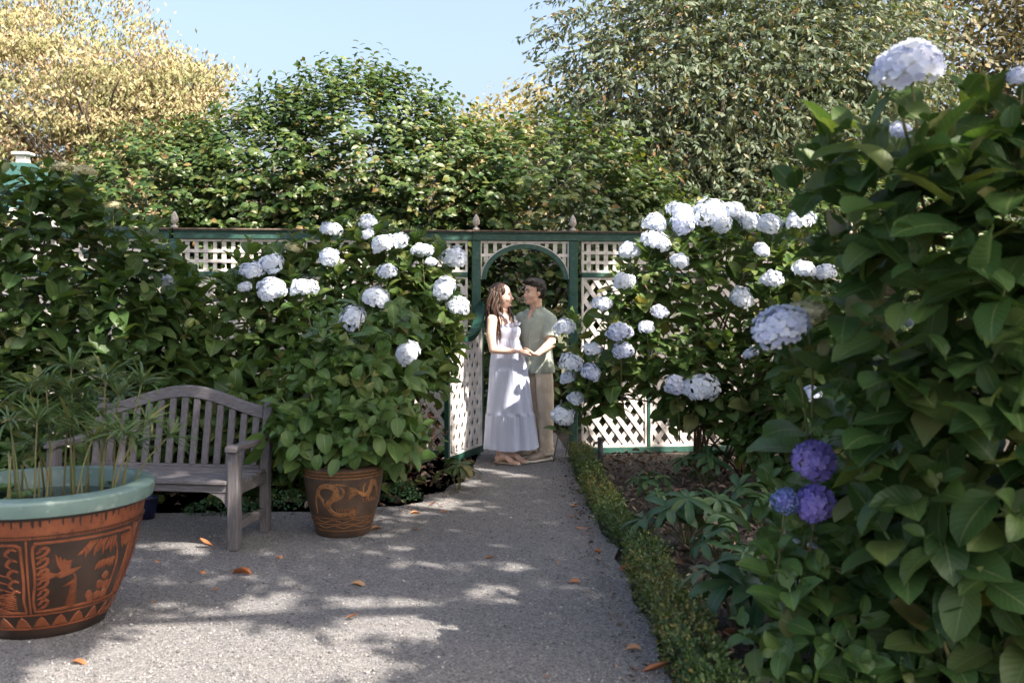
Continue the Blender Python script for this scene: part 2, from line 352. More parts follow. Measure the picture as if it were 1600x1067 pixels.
LITT = [leaf_shape(0.2, 5, 2, c, f, 0.75, 0.8, petiole=0.06, twist=tw) for c, f, tw in ((1.2, 0.8, 0.7), (-1.0, 0.7, -0.5), (0.4, 1.2, 0.2), (1.8, 0.4, 1.0))]

ALL_FOL = []
HEAD_LIT = []
CLEAR = []      # flower heads: leaves hanging right in front of one are left off
class Foliage:
    def __init__(s, parent, shapes, mat, keep=0, leaf_name='leaf', mass_name='foliage', nv=None, clear=True):
        s.parent, s.shapes, s.mat, s.keep, s.leaf_name, s.mass_name = parent, shapes, mat, keep, leaf_name, mass_name
        s.p, s.d, s.n, s.s, s.var = [], [], [], [], []; s.r = []; s.clear = clear
        s.nv = nv or len(shapes); ALL_FOL.append(s)
    def add(s, p, d, n, size, var=None, rnd=None):
        s.p.append(np.atleast_2d(np.asarray(p, np.float64))); s.d.append(np.atleast_2d(np.asarray(d, np.float64))); s.n.append(np.atleast_2d(np.asarray(n, np.float64)))
        size = np.atleast_1d(np.asarray(size, np.float64)); s.s.append(size); s.r.append(rng.random(len(size)) if rnd is None else rnd)
        s.var.append(rng.integers(0, s.nv, len(size)) if var is None else np.atleast_1d(var))
    def matrices(s):
        p, d, n, sz = (np.concatenate(a) for a in (s.p, s.d, s.n, s.s)); var = np.concatenate(s.var)
        d = d / (np.linalg.norm(d, axis=1, keepdims=True) + 1e-9)
        y = np.cross(n, d); ly = np.linalg.norm(y, axis=1, keepdims=True)
        y = np.where(ly < 1e-4, np.cross(np.tile([0.31, 0.77, 0.55], (len(d), 1)), d), y); y = y / np.linalg.norm(y, axis=1, keepdims=True)
        n = np.cross(d, y)
        A = np.stack([d, y, n], axis=2) * sz[:, None, None]
        return p, A, sz, var
def emit_all():
    CELL = 5.0; gw, gh = int(1600 / CELL) + 1, int(1067 / CELL) + 1
    zb = np.full(gw * gh, 1e9); cache = []
    for f in ALL_FOL:
        p, A, sz, var = f.matrices(); rn = np.concatenate(f.r)
        samp = np.array([(t, v, 0) for t in (0.2, 0.4, 0.6, 0.8) for v in (-0.12, 0, 0.12)], float)
        q = p[:, None, :] + np.einsum('nij,sj->nsi', A, samp)
        Y = np.maximum(q[..., 1], 0.05); X = 800 + q[..., 0] / Y * FPX; Z = HZ - (q[..., 2] - CAM_H) / Y * FPX
        ok = (q[..., 1] > 0.5) & (X > 0) & (X < 1600) & (Z > 0) & (Z < 1067)
        if f.clear and len(p) < 40000:
            bad = np.zeros(len(p), bool)
            for cx_, cy_, cr_, cY in CLEAR:
                bad |= (((X - cx_) ** 2 + (Z - cy_) ** 2 < cr_ ** 2) & (q[..., 1] < cY - 0.01)).any(1)
            if bad.any():
                g = ~bad; p, A, sz, var, q, Y, X, Z, ok, rn = (a_[g] for a_ in (p, A, sz, var, q, Y, X, Z, ok, rn))
        idx = np.where(ok, (Z / CELL).astype(int).clip(0, gh - 1) * gw + (X / CELL).astype(int).clip(0, gw - 1), -1)
        m = idx >= 0
        np.minimum.at(zb, idx[m], q[..., 1][m]); cache.append((p, A, sz, var, q[..., 1], idx, rn))
    for f, (p, A, sz, var, depth, idx, rn) in zip(ALL_FOL, cache):
        vis = ((idx >= 0) & (depth <= zb[np.maximum(idx, 0)] + 0.02)).sum(1)
        score = vis * (sz / np.maximum(depth.mean(1), 0.3)) ** 2
        order = np.argsort(-score)[:f.keep]; order = order[vis[order] >= 1]
        pick = np.zeros(len(p), bool); pick[order] = True
        base = Vector(wloc(f.parent))
        if pick.any():
            mes = []
            for i, (V, F, UV) in enumerate(f.shapes):
                me = mesh_np(f.leaf_name, V, F, UV); me.materials.append(f.mat); mes.append(me)
            for i in order:
                o = bpy.data.objects.new(f.leaf_name, mes[var[i]]); COL.objects.link(o); o.parent = f.parent
                mm = Matrix.Identity(4)
                for r in range(3):
                    for c in range(3): mm[r][c] = A[i, r, c]
                    mm[r][3] = p[i, r] - base[r]
                o.matrix_basis = mm
        rest = ~pick
        if rest.any():
            VV, FF, UU, RR = [], [], [], []; off = 0
            for k, (V, F, UV) in enumerate(f.shapes):
                sel = np.nonzero(rest & (var == k))[0]
                if not len(sel): continue
                W = p[sel][:, None, :] + np.einsum('nij,vj->nvi', A[sel], V)
                VV.append(W.reshape(-1, 3)); FF.append((F[None] + (np.arange(len(sel)) * len(V))[:, None, None] + off).reshape(-1, F.shape[1]))
                UU.append(np.tile(UV, (len(sel), 1))); RR.append(np.repeat(rn[sel], len(V))); off += len(sel) * len(V)
            me = mesh_np(f.mass_name, np.concatenate(VV), np.concatenate(FF), np.concatenate(UU), np.concatenate(RR))
            link(f.mass_name, me, f.parent, f.mat, 'stuff')

def rdir(n):
    v = rng.normal(size=(n, 3)); return v / np.linalg.norm(v, axis=1, keepdims=True)
def unit(v): return np.asarray(v, float) / (np.linalg.norm(v) + 1e-9)
def inside(p, ells, shrink=0.9):
    for c, r in ells:
        if (((p - np.array(c)) / (np.array(r) * shrink)) ** 2).sum() < 1: return True
    return False
def hit_bush(px, py, ells, push=0.0):
    """where the sight line through a pixel meets the bush (so that a flower stands on its surface)"""
    d = np.array([(px - 800) / FPX, 1, -(py - HZ) / FPX]); o = np.array([0, 0, CAM_H]); best = None
    for c, r in ells:
        c = np.array(c); r = np.array(r); a = d / r; b = (o - c) / r
        A_, B_, C_ = a @ a, 2 * a @ b, b @ b - 1; D = B_ * B_ - 4 * A_ * C_
        if D > 0:
            t = (-B_ - math.sqrt(D)) / (2 * A_)
            if best is None or t < best: best = t
    if best is None:
        best = min(ells, key=lambda e: np.linalg.norm(np.array([d[0] * e[0][1], e[0][1], CAM_H + d[2] * e[0][1]]) - np.array(e[0])))[0][1]
    return Vector(P(px, py, best + push))

def shoot(F, tip, d, size, pairs=4, gap=0.055, droop=0.0, phi=None, top=True, low=False, el0=26):
    """a leafy hydrangea shoot: opposite pairs, each turned a quarter from the last"""
    tip = np.asarray(tip, float); d = unit(d); a = unit(np.cross(d, [0.3, 0.9, 0.2])); b = np.cross(d, a)
    phi = rng.uniform(0, math.pi) if phi is None else phi
    for k in range(pairs):
        base = tip - d * gap * size / 0.17 * (k + 0.1)
        ph = phi + k * math.pi / 2 + rng.normal(0, 0.15)
        L = size * (0.45 + 0.55 * min(1, (k + (0 if top else 1)) / 1.6)) * rng.uniform(0.82, 1.12)
        el = R(el0 + 20 * min(k, 2.6) + rng.normal(0, 10)) + droop
        for sgn in (1, -1):
            rad = (a * math.cos(ph) + b * math.sin(ph)) * sgn
            dd = d * math.cos(el) + rad * math.sin(el); nn = d * math.sin(el) - rad * math.cos(el)
            dd = dd + rng.normal(0, 0.15, 3); nn = nn + np.array([0, 0, 0.35]) + rng.normal(0, 0.2, 3)
            F.add(base, dd, nn, L * rng.uniform(0.85, 1.1), (5 + rng.integers(0, 2)) if low else None)

def bush_shoots(F, ells, spacing, size, up=0.6, pairs=4, inner=None, zmin=0.12, back=-0.45, tries=6000, gapfn=None, el0=26):
    pts = []
    vol = np.array([r[0] * r[1] + r[0] * r[2] + r[1] * r[2] for c, r in ells]); vol = vol / vol.sum()
    for _ in range(tries):
        c, r = ells[rng.choice(len(ells), p=vol)]; u = rdir(1)[0]
        p = np.array(c) + np.array(r) * u * rng.uniform(0.86, 1.04)
        if p[2] < zmin or inside(p, ells): continue
        n = unit(u / np.array(r)); tc = unit(np.array([0, 0, CAM_H]) - p)
        if n @ tc < back: continue
        if gapfn and gapfn(p): continue
        if any((p[0] - q[0]) ** 2 + (p[1] - q[1]) ** 2 + (p[2] - q[2]) ** 2 < spacing ** 2 for q in pts): continue
        pts.append(p)
        shoot(F, p, n * 0.75 + np.array([0, 0, up]) + rng.normal(0, 0.22, 3), size * rng.uniform(0.7, 1.2), pairs, el0=el0)
    if inner:
        for _ in range(inner):
            c, r = ells[rng.choice(len(ells), p=vol)]; u = rdir(1)[0]
            p = np.array(c) + np.array(r) * u * rng.uniform(0.45, 0.82)
            if p[2] < zmin or (gapfn and gapfn(p)): continue
            shoot(F, p, u * 0.6 + np.array([0, 0, up]), size * 0.95, 4, low=True)
    return pts

def canes(parent, base, tips, mat, r0=0.011, spread=0.25, name='stem'):
    base = Vector(base)
    for tp in tips:
        tp = Vector(tp); b = base + Vector((random.uniform(-spread, spread), random.uniform(-spread, spread) * 0.6, 0)); b.z = 0
        mid = b.lerp(tp, 0.5); mid.z += 0.12 * (tp - b).length; mid.x = b.x + (tp.x - b.x) * 0.38; mid.y = b.y + (tp.y - b.y) * 0.38
        MB().tube(spline([b, mid, tp], 7), np.linspace(r0, r0 * 0.5, 7), 6).obj(name, mat, parent, True)

def head_mesh(name, seed, n=95, flo=0.019, flat=0.78, cover=-0.35, mat=None, core=None, open_=0.0):
    """one mophead (unit radius about 0.1 m): florets of four petals over a dome"""
    rg = np.random.default_rng(seed); V = []; F = []; RN = []; ga = math.pi * (3 - math.sqrt(5))
    for i in range(n):
        z = 1 - (i + 0.5) / n * (1 - cover); rr = math.sqrt(max(0, 1 - z * z)); th = i * ga
        d = np.array([rr * math.cos(th), rr * math.sin(th), z]) + rg.normal(0, 0.05, 3); d /= np.linalg.norm(d)
        lump = 1 + 0.11 * math.sin(3.1 * d[0] + seed) + 0.11 * math.sin(4.3 * d[1] + 2 * seed) + 0.07 * math.sin(7 * d[0] - 5 * d[1] + 4 * d[2] + seed)
        c = d * np.array([0.1, 0.1, 0.1 * flat]) * lump * rg.uniform(0.93, 1.06)
        nn = d + rg.normal(0, 0.2, 3); nn /= np.linalg.norm(nn)
        a = np.cross(nn, [0.2, 0.5, 0.84]); a /= np.linalg.norm(a); b = np.cross(nn, a); ph0 = rg.uniform(0, 6.28); q = rg.random()
        for k in range(4):
            ph = ph0 + k * math.pi / 2; e = a * math.cos(ph) + b * math.sin(ph); s = -a * math.sin(ph) + b * math.cos(ph)
            r = flo * rg.uniform(0.88, 1.12); cup = rg.uniform(0.05, 0.35); i0 = len(V)
            V += [c, c + e * r * 0.50 + s * r * 0.52 + nn * r * cup * 0.7, c + e * r * 0.98 + s * r * 0.36 + nn * r * cup * 0.6, c + e * r * 0.98 - s * r * 0.36 + nn * r * cup * 0.6,
                  c + e * r * 0.50 - s * r * 0.52 + nn * r * cup * 0.7, c + e * r * 0.6 + nn * r * cup * 0.25]
            F += [(i0, i0 + 4, i0 + 5), (i0 + 4, i0 + 3, i0 + 5), (i0 + 3, i0 + 2, i0 + 5), (i0 + 2, i0 + 1, i0 + 5), (i0 + 1, i0, i0 + 5)]
            RN += [q + 0.08 * k] * 6
    me = mesh_np(name, np.array(V), np.array(F), None, np.array(RN), smooth=True)
    me.materials.append(mat)
    return me
def core_mesh(flat, mat):
    me = MB().ell((0, 0, 0.006), (0.064, 0.064, 0.064 * flat), nu=12, nv=8).mesh('core', True); me.materials.append(mat); return me
HEADS = {}
def heads_init():
    for key, mat, core in (('w', M['petal'], M['core']), ('c', M['petalcool'], M['core']), ('g', M['petalgreen'], M['core']), ('v', M['violet'], M['corev']), ('b', M['blue'], M['corev'])):
        HEADS[key] = [head_mesh('flower_head', s, n=(150 if key == 'b' else 118), flo=(0.0155 if key == 'b' else 0.0192 if key != 'v' else 0.024), flat=fl, mat=mat, cover=(-0.55 if key in 'vb' else -0.4)) for s, fl in ((1, 0.82), (2, 0.7), (3, 0.88))]
        HEADS[key + 'core'] = core_mesh(0.8, core)
heads_init()
def floret_mesh(seed, mat, r=0.02):
    rg = np.random.default_rng(seed); V = []; F = []
    for k in range(4):
        ph = k * math.pi / 2 + rg.normal(0, 0.08); e = np.array([math.cos(ph), math.sin(ph), 0]); t_ = np.array([-math.sin(ph), math.cos(ph), 0]); L = rg.uniform(0.95, 1.1) * r; cup = rg.uniform(0.1, 0.35); z0 = 0.05 * (k % 2) * r; i0 = len(V)
        for i in range(5):
            u = i / 4; w = 0.60 * math.sin(math.pi * min(1, 0.06 + 0.86 * u ** 0.8)) ** 0.7
            for v in (-1, 0, 1): V.append(e * u * L + t_ * v * w * L + np.array([0, 0, z0 + L * (cup * u * u + 0.10 * abs(v) * math.sin(u * 5 + k))]))
        F += [(i0 + i * 3 + j, i0 + (i + 1) * 3 + j, i0 + (i + 1) * 3 + j + 1, i0 + i * 3 + j + 1) for i in range(4) for j in range(2)]
    me = mesh_np('floret', np.array(V), F); me.materials.append(mat); return me
FLORETS = {}
def flower_big(parent, c, width, key, axis, sz=0.8, label=None, n=90, cover=-0.4):
    """a near head: every floret is a piece of its own"""
    mat = {'c': M['petalcool'], 'w': M['petal'], 'v': M['violet'], 'b': M['blue'], 'g': M['petalgreen']}[key]
    if key not in FLORETS: FLORETS[key] = [floret_mesh(q, mat) for q in range(4)]
    o = bpy.data.objects.new('flower_head', HEADS[key + 'core']); COL.objects.link(o); o.parent = parent
    if label: o['label'] = label
    ax = Vector(axis); q = ax.to_track_quat('Z', 'X').to_matrix().to_4x4() @ Matrix.Rotation(random.uniform(0, 6.28), 4, 'Z'); s = width / 0.225
    c_ = Vector(c); CLEAR.append((800 + c_.x / c_.y * FPX, HZ - (c_.z - CAM_H) / c_.y * FPX, width * FPX / c_.y * 0.42, c_.y))
    o.matrix_basis = Matrix.Translation(c_ - wloc(parent)) @ q @ Matrix.Diagonal((s, s, s * sz, 1))
    ga = math.pi * (3 - math.sqrt(5)); seed = random.uniform(0, 6)
    fs_ = {'b': 0.70, 'v': 1.12}.get(key, 0.98) * math.sqrt(95 / n)
    for i in range(n):
        z = 1 - (i + 0.5) / n * (1 - cover); rr = math.sqrt(max(0, 1 - z * z)); th = i * ga
        d = (Vector((rr * math.cos(th), rr * math.sin(th), z)) + Vector(rng.normal(0, 0.05, 3))).normalized()
        lump = 1 + 0.06 * math.sin(3.1 * d.x + seed) + 0.06 * math.sin(4.3 * d.y + 2 * seed)
        nn = (d + Vector(rng.normal(0, 0.16, 3))).normalized()
        m = nn.to_track_quat('Z', 'X').to_matrix().to_4x4() @ Matrix.Rotation(random.uniform(0, 6.28), 4, 'Z')
        f = bpy.data.objects.new('floret', random.choice(FLORETS[key])); COL.objects.link(f); f.parent = o
        k = fs_ * random.uniform(0.88, 1.12)
        f.matrix_basis = Matrix.Translation(d * 0.094 * lump * random.uniform(0.95, 1.05)) @ m @ Matrix.Diagonal((k, k, k, 1))
    return ax.normalized()
def flower(parent, c, width, key='w', axis=None, sz=1.0, label=None):
    """flower head as a part; its green core is a sub-part"""
    o = bpy.data.objects.new('flower_head', random.choice(HEADS[key])); COL.objects.link(o); o.parent = parent
    ax = Vector(axis) if axis is not None else Vector((random.gauss(0, 0.25), -0.45 + random.gauss(0, 0.2), 1))
    q = ax.to_track_quat('Z', 'X').to_matrix().to_4x4() @ Matrix.Rotation(random.uniform(0, 6.28), 4, 'Z')
    s = width / 0.235
    c_ = Vector(c); CLEAR.append((800 + c_.x / c_.y * FPX, HZ - (c_.z - CAM_H) / c_.y * FPX, width * FPX / c_.y * 0.40, c_.y))
    o.matrix_basis = Matrix.Translation(Vector(c) - wloc(parent)) @ q @ Matrix.Diagonal((s * random.uniform(0.9, 1.12), s * random.uniform(0.86, 1.05), s * sz * random.uniform(0.82, 1.0), 1))
    if label: o['label'] = label
    if key in 'wc' and c_.y > 6 and random.random() < 0.5: HEAD_LIT.append((c_ + Vector((0.03, 0, 0.03)), width * 0.42))
    k = bpy.data.objects.new('flower_core', HEADS[key + 'core']); COL.objects.link(k); k.parent = o
    return ax.normalized()

# ------------------------------------------------------------------ ground and path
def sheet(name, poly, z, mat, sub=0, amp=0.0):
    bm = bmesh.new(); f = bm.faces.new([bm.verts.new((x, y, z)) for x, y in poly])
    me = bpy.data.meshes.new(name); bm.to_mesh(me); bm.free()
    o = link(name, me, None, mat, 'structure'); return o
sheet('ground', [(-300, -300), (300, -300), (300, 300), (-300, 300)], -0.05, M['lawn'])
def bed_mesh():
    """bed soil: a gently uneven sheet, kept below the gravel where the path runs"""
    xs = np.linspace(-14, 14, 150); ys = np.linspace(-4, 20, 130)
    X, Y = np.meshgrid(xs, ys); Z = 0.012 * np.sin(X * 3.1) * np.cos(Y * 2.3) + 0.01 * np.sin(X * 7.3 + Y * 5.1)
    V = np.stack([X.ravel(), Y.ravel(), Z.ravel() - 0.012], 1)
    n = len(xs); F = [(j * n + i, j * n + i + 1, (j + 1) * n + i + 1, (j + 1) * n + i) for j in range(len(ys) - 1) for i in range(n - 1)]
    return mesh_np('garden_soil', V, F)
link('garden_soil', bed_mesh(), None, M['soil'], 'structure')
PATH = [(0.66, -4), (0.66, 3.9), (0.63, 4.3), (0.675, 4.7), (0.62, 5.1), (0.66, 5.6), (0.61, 5.95), (0.665, 6.2), (0.59, 6.6), (0.60, 7.0), (0.555, 7.5), (0.59, 7.9), (0.545, 8.5), (0.575, 9.1), (0.56, 9.7), (0.56, 10.1), (0.5, 11.5), (-0.3, 11.5), (-0.33, 10.0), (-0.36, 9.15), (-0.42, 8.7), (-0.40, 8.45), (-0.52, 8.25), (-0.55, 8.0), (-0.70, 7.85), (-0.68, 7.6), (-0.84, 7.45), (-1.0, 7.42), (-1.2, 7.25), (-1.7, 7.25), (-3.4, 7.15), (-6, 7.0), (-6, -4)]
def path_mesh():
    bm = bmesh.new()
    bm.faces.new([bm.verts.new((x, y, 0.012)) for x, y in PATH]); bmesh.ops.triangulate(bm, faces=bm.faces)
    me = bpy.data.meshes.new('gravel_path'); bm.to_mesh(me); bm.free(); return me
path_o = link('gravel_path', path_mesh(), None, M['gravel'], 'structure')
def in_path(x, y):
    c = False; n = len(PATH)
    for i in range(n):
        x0, y0 = PATH[i]; x1, y1 = PATH[(i + 1) % n]
        if (y0 > y) != (y1 > y) and x < (x1 - x0) * (y - y0) / (y1 - y0) + x0: c = not c
    return c
def gravel_stones(N=30000):
    """loose stones over the path, denser near the viewer's side of it"""
    oc = np.array([(1, 0, 0), (-1, 0, 0), (0, 1, 0), (0, -1, 0), (0, 0, 1), (0, 0, -0.6)], float)
    of = np.array([(0, 2, 4), (2, 1, 4), (1, 3, 4), (3, 0, 4), (2, 0, 5), (1, 2, 5), (3, 1, 5), (0, 3, 5)])
    t = rng.random(N * 2); Y = 3.75 + (10.8 - 3.75) * t ** 1.5; X = rng.uniform(-1, 1, N * 2) * (0.53 * Y) 
    px = np.array([in_path(x, y) for x, y in zip(X + rng.normal(0, 0.035, N * 2), Y + rng.normal(0, 0.03, N * 2))]); X, Y = X[px][:N], Y[px][:N]
    n = len(X); r = rng.lognormal(math.log(0.0042), 0.38, n).clip(0.002, 0.011)
    a = rng.uniform(0, 6.28, n); ca, sa = np.cos(a), np.sin(a)
    sx, sy, sz = (rng.uniform(0.7, 1.4, n) * r, rng.uniform(0.6, 1.1, n) * r, rng.uniform(0.5, 0.9, n) * r)
    v = oc[None] * np.stack([sx, sy, sz], 1)[:, None, :] * rng.uniform(0.75, 1.2, (n, 6, 1))
    W = np.stack([v[..., 0] * ca[:, None] - v[..., 1] * sa[:, None] + X[:, None], v[..., 0] * sa[:, None] + v[..., 1] * ca[:, None] + Y[:, None], v[..., 2] + 0.012 + sz[:, None] * 0.4], 2)
    F = (of[None] + (np.arange(n) * 6)[:, None, None]).reshape(-1, 3)
    me = mesh_np('gravel', W.reshape(-1, 3), F, None, np.repeat(rng.random(n), 6), smooth=False)
    o = link('gravel', me, None, M['stone'], 'stuff'); o['label'] = 'loose grey stones of the gravel path'; o['category'] = 'gravel'
gravel_stones()

# ------------------------------------------------------------------ trellis fence, arch and gate
FA = R(6.5); FU = Vector((math.cos(FA), math.sin(FA), 0)); FW = Vector((math.sin(FA), -math.cos(FA), 0))   # along the fence, and towards the viewer
FO = Vector((-0.358, 9.95, 0))
def frame(o, u, w):
    return Matrix(((u.x, w.x, 0, o.x), (u.y, w.y, 0, o.y), (0, 0, 1, o.z), (0, 0, 0, 1)))
FM = frame(FO, FU, FW)                       # local (u along, w towards the viewer, v up)
TOP, MIDZ = 2.14, 1.80
def clip(poly, a, b, c):
    """keep a*u+b*v<=c"""
    out = []
    for i in range(len(poly)):
        p, q = poly[i], poly[(i + 1) % len(poly)]; dp, dq = a * p[0] + b * p[1] - c, a * q[0] + b * q[1] - c
        if dp <= 0: out.append(p)
        if (dp < 0) != (dq < 0) and dp != dq:
            t = dp / (dp - dq); out.append((p[0] + (q[0] - p[0]) * t, p[1] + (q[1] - p[1]) * t))
    return out
def diag_slats(parent, u0, u1, v0, v1, M4, mat, width=0.044, pitch=0.104, ang=54, w=0.0, top=None):
    for s, (wa, wb) in ((1, (w - 0.010, w - 0.0005)), (-1, (w + 0.0005, w + 0.010))):
        a = R(ang) * s; dx, dy = math.cos(a), math.sin(a); nx, ny = -dy, dx
        ks = [(u * nx + v * ny) for u in (u0, u1) for v in (v0, v1)]
        k = math.floor(min(ks) / pitch) * pitch + 0.03
        while k < max(ks):
            j = k + random.uniform(-0.004, 0.004); h = width / 2
            cpt = (nx * j, ny * j)
            L = 9
            poly = [(cpt[0] - dx * L - nx * h, cpt[1] - dy * L - ny * h), (cpt[0] + dx * L - nx * h, cpt[1] + dy * L - ny * h), (cpt[0] + dx * L + nx * h, cpt[1] + dy * L + ny * h), (cpt[0] - dx * L + nx * h, cpt[1] - dy * L + ny * h)]
            for (A_, B_, C_) in ((-1, 0, -u0), (1, 0, u1), (0, -1, -v0), (0, 1, v1)):
                if poly: poly = clip(poly, A_, B_, C_)
            runs = [poly] if poly and len(poly) >= 3 else []
            if top is not None and runs:
                runs = []; ts = np.linspace(-3, 3, 601); ins = [(u0 <= cpt[0] + dx * t <= u1) and (v0 <= cpt[1] + dy * t <= top(cpt[0] + dx * t)) for t in ts]
                st = None
                for i, f in enumerate(ins + [False]):
                    if f and st is None: st = i
                    if not f and st is not None:
                        t0, t1 = ts[st], ts[i - 1]; st = None
                        if t1 - t0 > 0.03:
                            pl = [(cpt[0] + dx * t0 - nx * h, cpt[1] + dy * t0 - ny * h), (cpt[0] + dx * t1 - nx * h, cpt[1] + dy * t1 - ny * h), (cpt[0] + dx * t1 + nx * h, cpt[1] + dy * t1 + ny * h), (cpt[0] + dx * t0 + nx * h, cpt[1] + dy * t0 + ny * h)]
                            for (A_, B_, C_) in ((-1, 0, -u0), (1, 0, u1), (0, -1, -v0)):
                                if pl: pl = clip(pl, A_, B_, C_)
                            if len(pl) >= 3: runs.append(pl)
            for pl in runs:
                ar = abs(sum(pl[i][0] * pl[(i + 1) % len(pl)][1] - pl[(i + 1) % len(pl)][0] * pl[i][1] for i in range(len(pl)))) / 2
                if ar > 6e-4: MB().prism(pl, wa, wb, M4).obj('slat', mat, parent)
            k += pitch
def square_slats(parent, u0, u1, v0, v1, M4, mat, keepfn=None):
    u = u0 + 0.055
    def piece(a, b, c, d, wa, wb):
        if keepfn is None:
            MB().prism([(a, c), (b, c), (b, d), (a, d)], wa, wb, M4).obj('slat', mat, parent); return
        poly = [(a, c), (b, c), (b, d), (a, d)]
        # spandrel: keep what lies outside the arch circle, cut with short steps
        vert = (b - a) < (d - c); n = 40; runs = []; st = None
        for i in range(n + 1):
            t = i / n; p = ((a + b) / 2, c + (d - c) * t) if vert else (a + (b - a) * t, (c + d) / 2)
            f = keepfn(*p)
            if f and st is None: st = t
            if (not f or i == n) and st is not None:
                if t - st > 0.04: runs.append((st, t))
                st = None
        for s, t in runs:
            if vert: poly = [(a, c + (d - c) * s), (b, c + (d - c) * s), (b, c + (d - c) * t), (a, c + (d - c) * t)]
            else: poly = [(a + (b - a) * s, c), (a + (b - a) * t, c), (a + (b - a) * t, d), (a + (b - a) * s, d)]
            MB().prism(poly, wa, wb, M4).obj('slat', mat, parent)
    i = 0
    while u < u1 - 0.03:
        w = 0.042 if i % 2 == 0 else 0.036
        piece(u - w / 2, u + w / 2, v0, v1, -0.010, -0.0005); u += 0.088 + random.uniform(-0.004, 0.004); i += 1
    h = v1 - v0
    for q in (0.30, 0.66):
        v = v0 + h * q; piece(u0, u1, v - 0.016, v + 0.016, 0.0005, 0.010)
def frame_strips(parent, u0, u1, v0, v1, M4, mat, w=0.022, name='lattice_frame'):
    mb = MB()
    mb.prism([(u0, v0), (u1, v0), (u1, v0 + w), (u0, v0 + w)], -0.016, 0.018, M4)
    mb.prism([(u0, v1 - w), (u1, v1 - w), (u1, v1), (u0, v1)], -0.016, 0.018, M4)
    mb.prism([(u0, v0 + w), (u0 + w, v0 + w), (u0 + w, v1 - w), (u0, v1 - w)], -0.0155, 0.0175, M4)
    mb.prism([(u1 - w, v0 + w), (u1, v0 + w), (u1, v1 - w), (u1 - w, v1 - w)], -0.0155, 0.0175, M4)
    return mb.obj(name, mat, parent)
def fr_box(name, u0, u1, v0, v1, w0, w1, M4, mat, parent, bevel=0.003):
    return MB().box(u0, u1, w0, w1, v0, v1, M4).obj(name, mat, parent, bevel=bevel)
def finial(u, parent):
    c = FM @ Vector((u, 0, TOP + 0.10))
    return MB().lathe([(0.032, 0), (0.034, 0.018), (0.026, 0.026), (0.014, 0.034), (0.013, 0.046), (0.03, 0.058), (0.036, 0.078), (0.034, 0.102), (0.022, 0.136), (0.008, 0.160), (0.001, 0.166)], c, 16).obj('finial', M['finial'], parent, True)
PW = 0.042
def post(u, parent):
    return fr_box('post', u - PW, u + PW, 0, TOP - 0.002, -PW, PW, FM, M['green'], parent, 0.005)
def rails(u0, u1, parent):
    fr_box('top_rail', u0, u1, TOP, TOP + 0.068, -0.05, 0.05, FM, M['green'], parent)
    fr_box('rail_moulding', u0, u1, TOP + 0.0685, TOP + 0.082, -0.066, 0.066, FM, M['green'], parent, 0.004)
    fr_box('cap_board', u0, u1, TOP + 0.0825, TOP + 0.0995, -0.078, 0.078, FM, M['capwood'], parent, 0.004)
def bay(u0, u1, label, post_at, mids=()):
    c = FM @ Vector(((u0 + u1) / 2, 0, 0)); t = thing('trellis_fence', label, 'fence', c, 'bays of the green and white trellis fence')
    for u in post_at: post(u, t)
    a, b = u0 + PW + 0.002, u1 - PW - 0.002
    rails(u0 + (0.0), u1, t)
    fr_box('mid_rail', a, b, MIDZ - 0.022, MIDZ + 0.022, -0.03, 0.034, FM, M['green'], t)
    fr_box('bottom_rail', a, b, 0.0, 0.055, -0.03, 0.034, FM, M['green'], t)
    fs = frame_strips(t, a, b, MIDZ + 0.024, TOP - 0.003, FM, M['white'], name='upper_lattice')
    square_slats(fs, a + 0.02, b - 0.02, MIDZ + 0.044, TOP - 0.023, FM, M['white'])
    segs = [a] + list(mids) + [b]
    for i in range(len(segs) - 1):
        s0, s1 = segs[i] + (0.016 if i else 0), segs[i + 1] - (0.016 if i < len(segs) - 2 else 0)
        fs = frame_strips(t, s0, s1, 0.058, MIDZ - 0.024, FM, M['white'], name='lower_lattice')
        diag_slats(fs, s0 + 0.02, s1 - 0.02, 0.076, MIDZ - 0.042, FM, M['white'])
    for m in mids: fr_box('stile', m - 0.015, m + 0.015, 0.056, MIDZ - 0.024, -0.02, 0.028, FM, M['green'], t)
    for u in post_at: finial(u, t)
    return t
UL, UA, UB, UR = -2.92, 0.0, 0.98, 3.9
bay(UL, UA - PW - 0.001, 'long white lattice bay between the bench bush and the arch', [UL], mids=(-1.46,))
bay(UL - 2.9, UL - PW - 0.001, 'lattice bay at the far left, mostly hidden by dark hydrangea leaves', [UL - 2.9])
bay(UB + PW + 0.001, UR, 'white lattice bay right of the arch behind white hydrangeas', [UR], mids=(UB + 0.78, UB + 1.85))
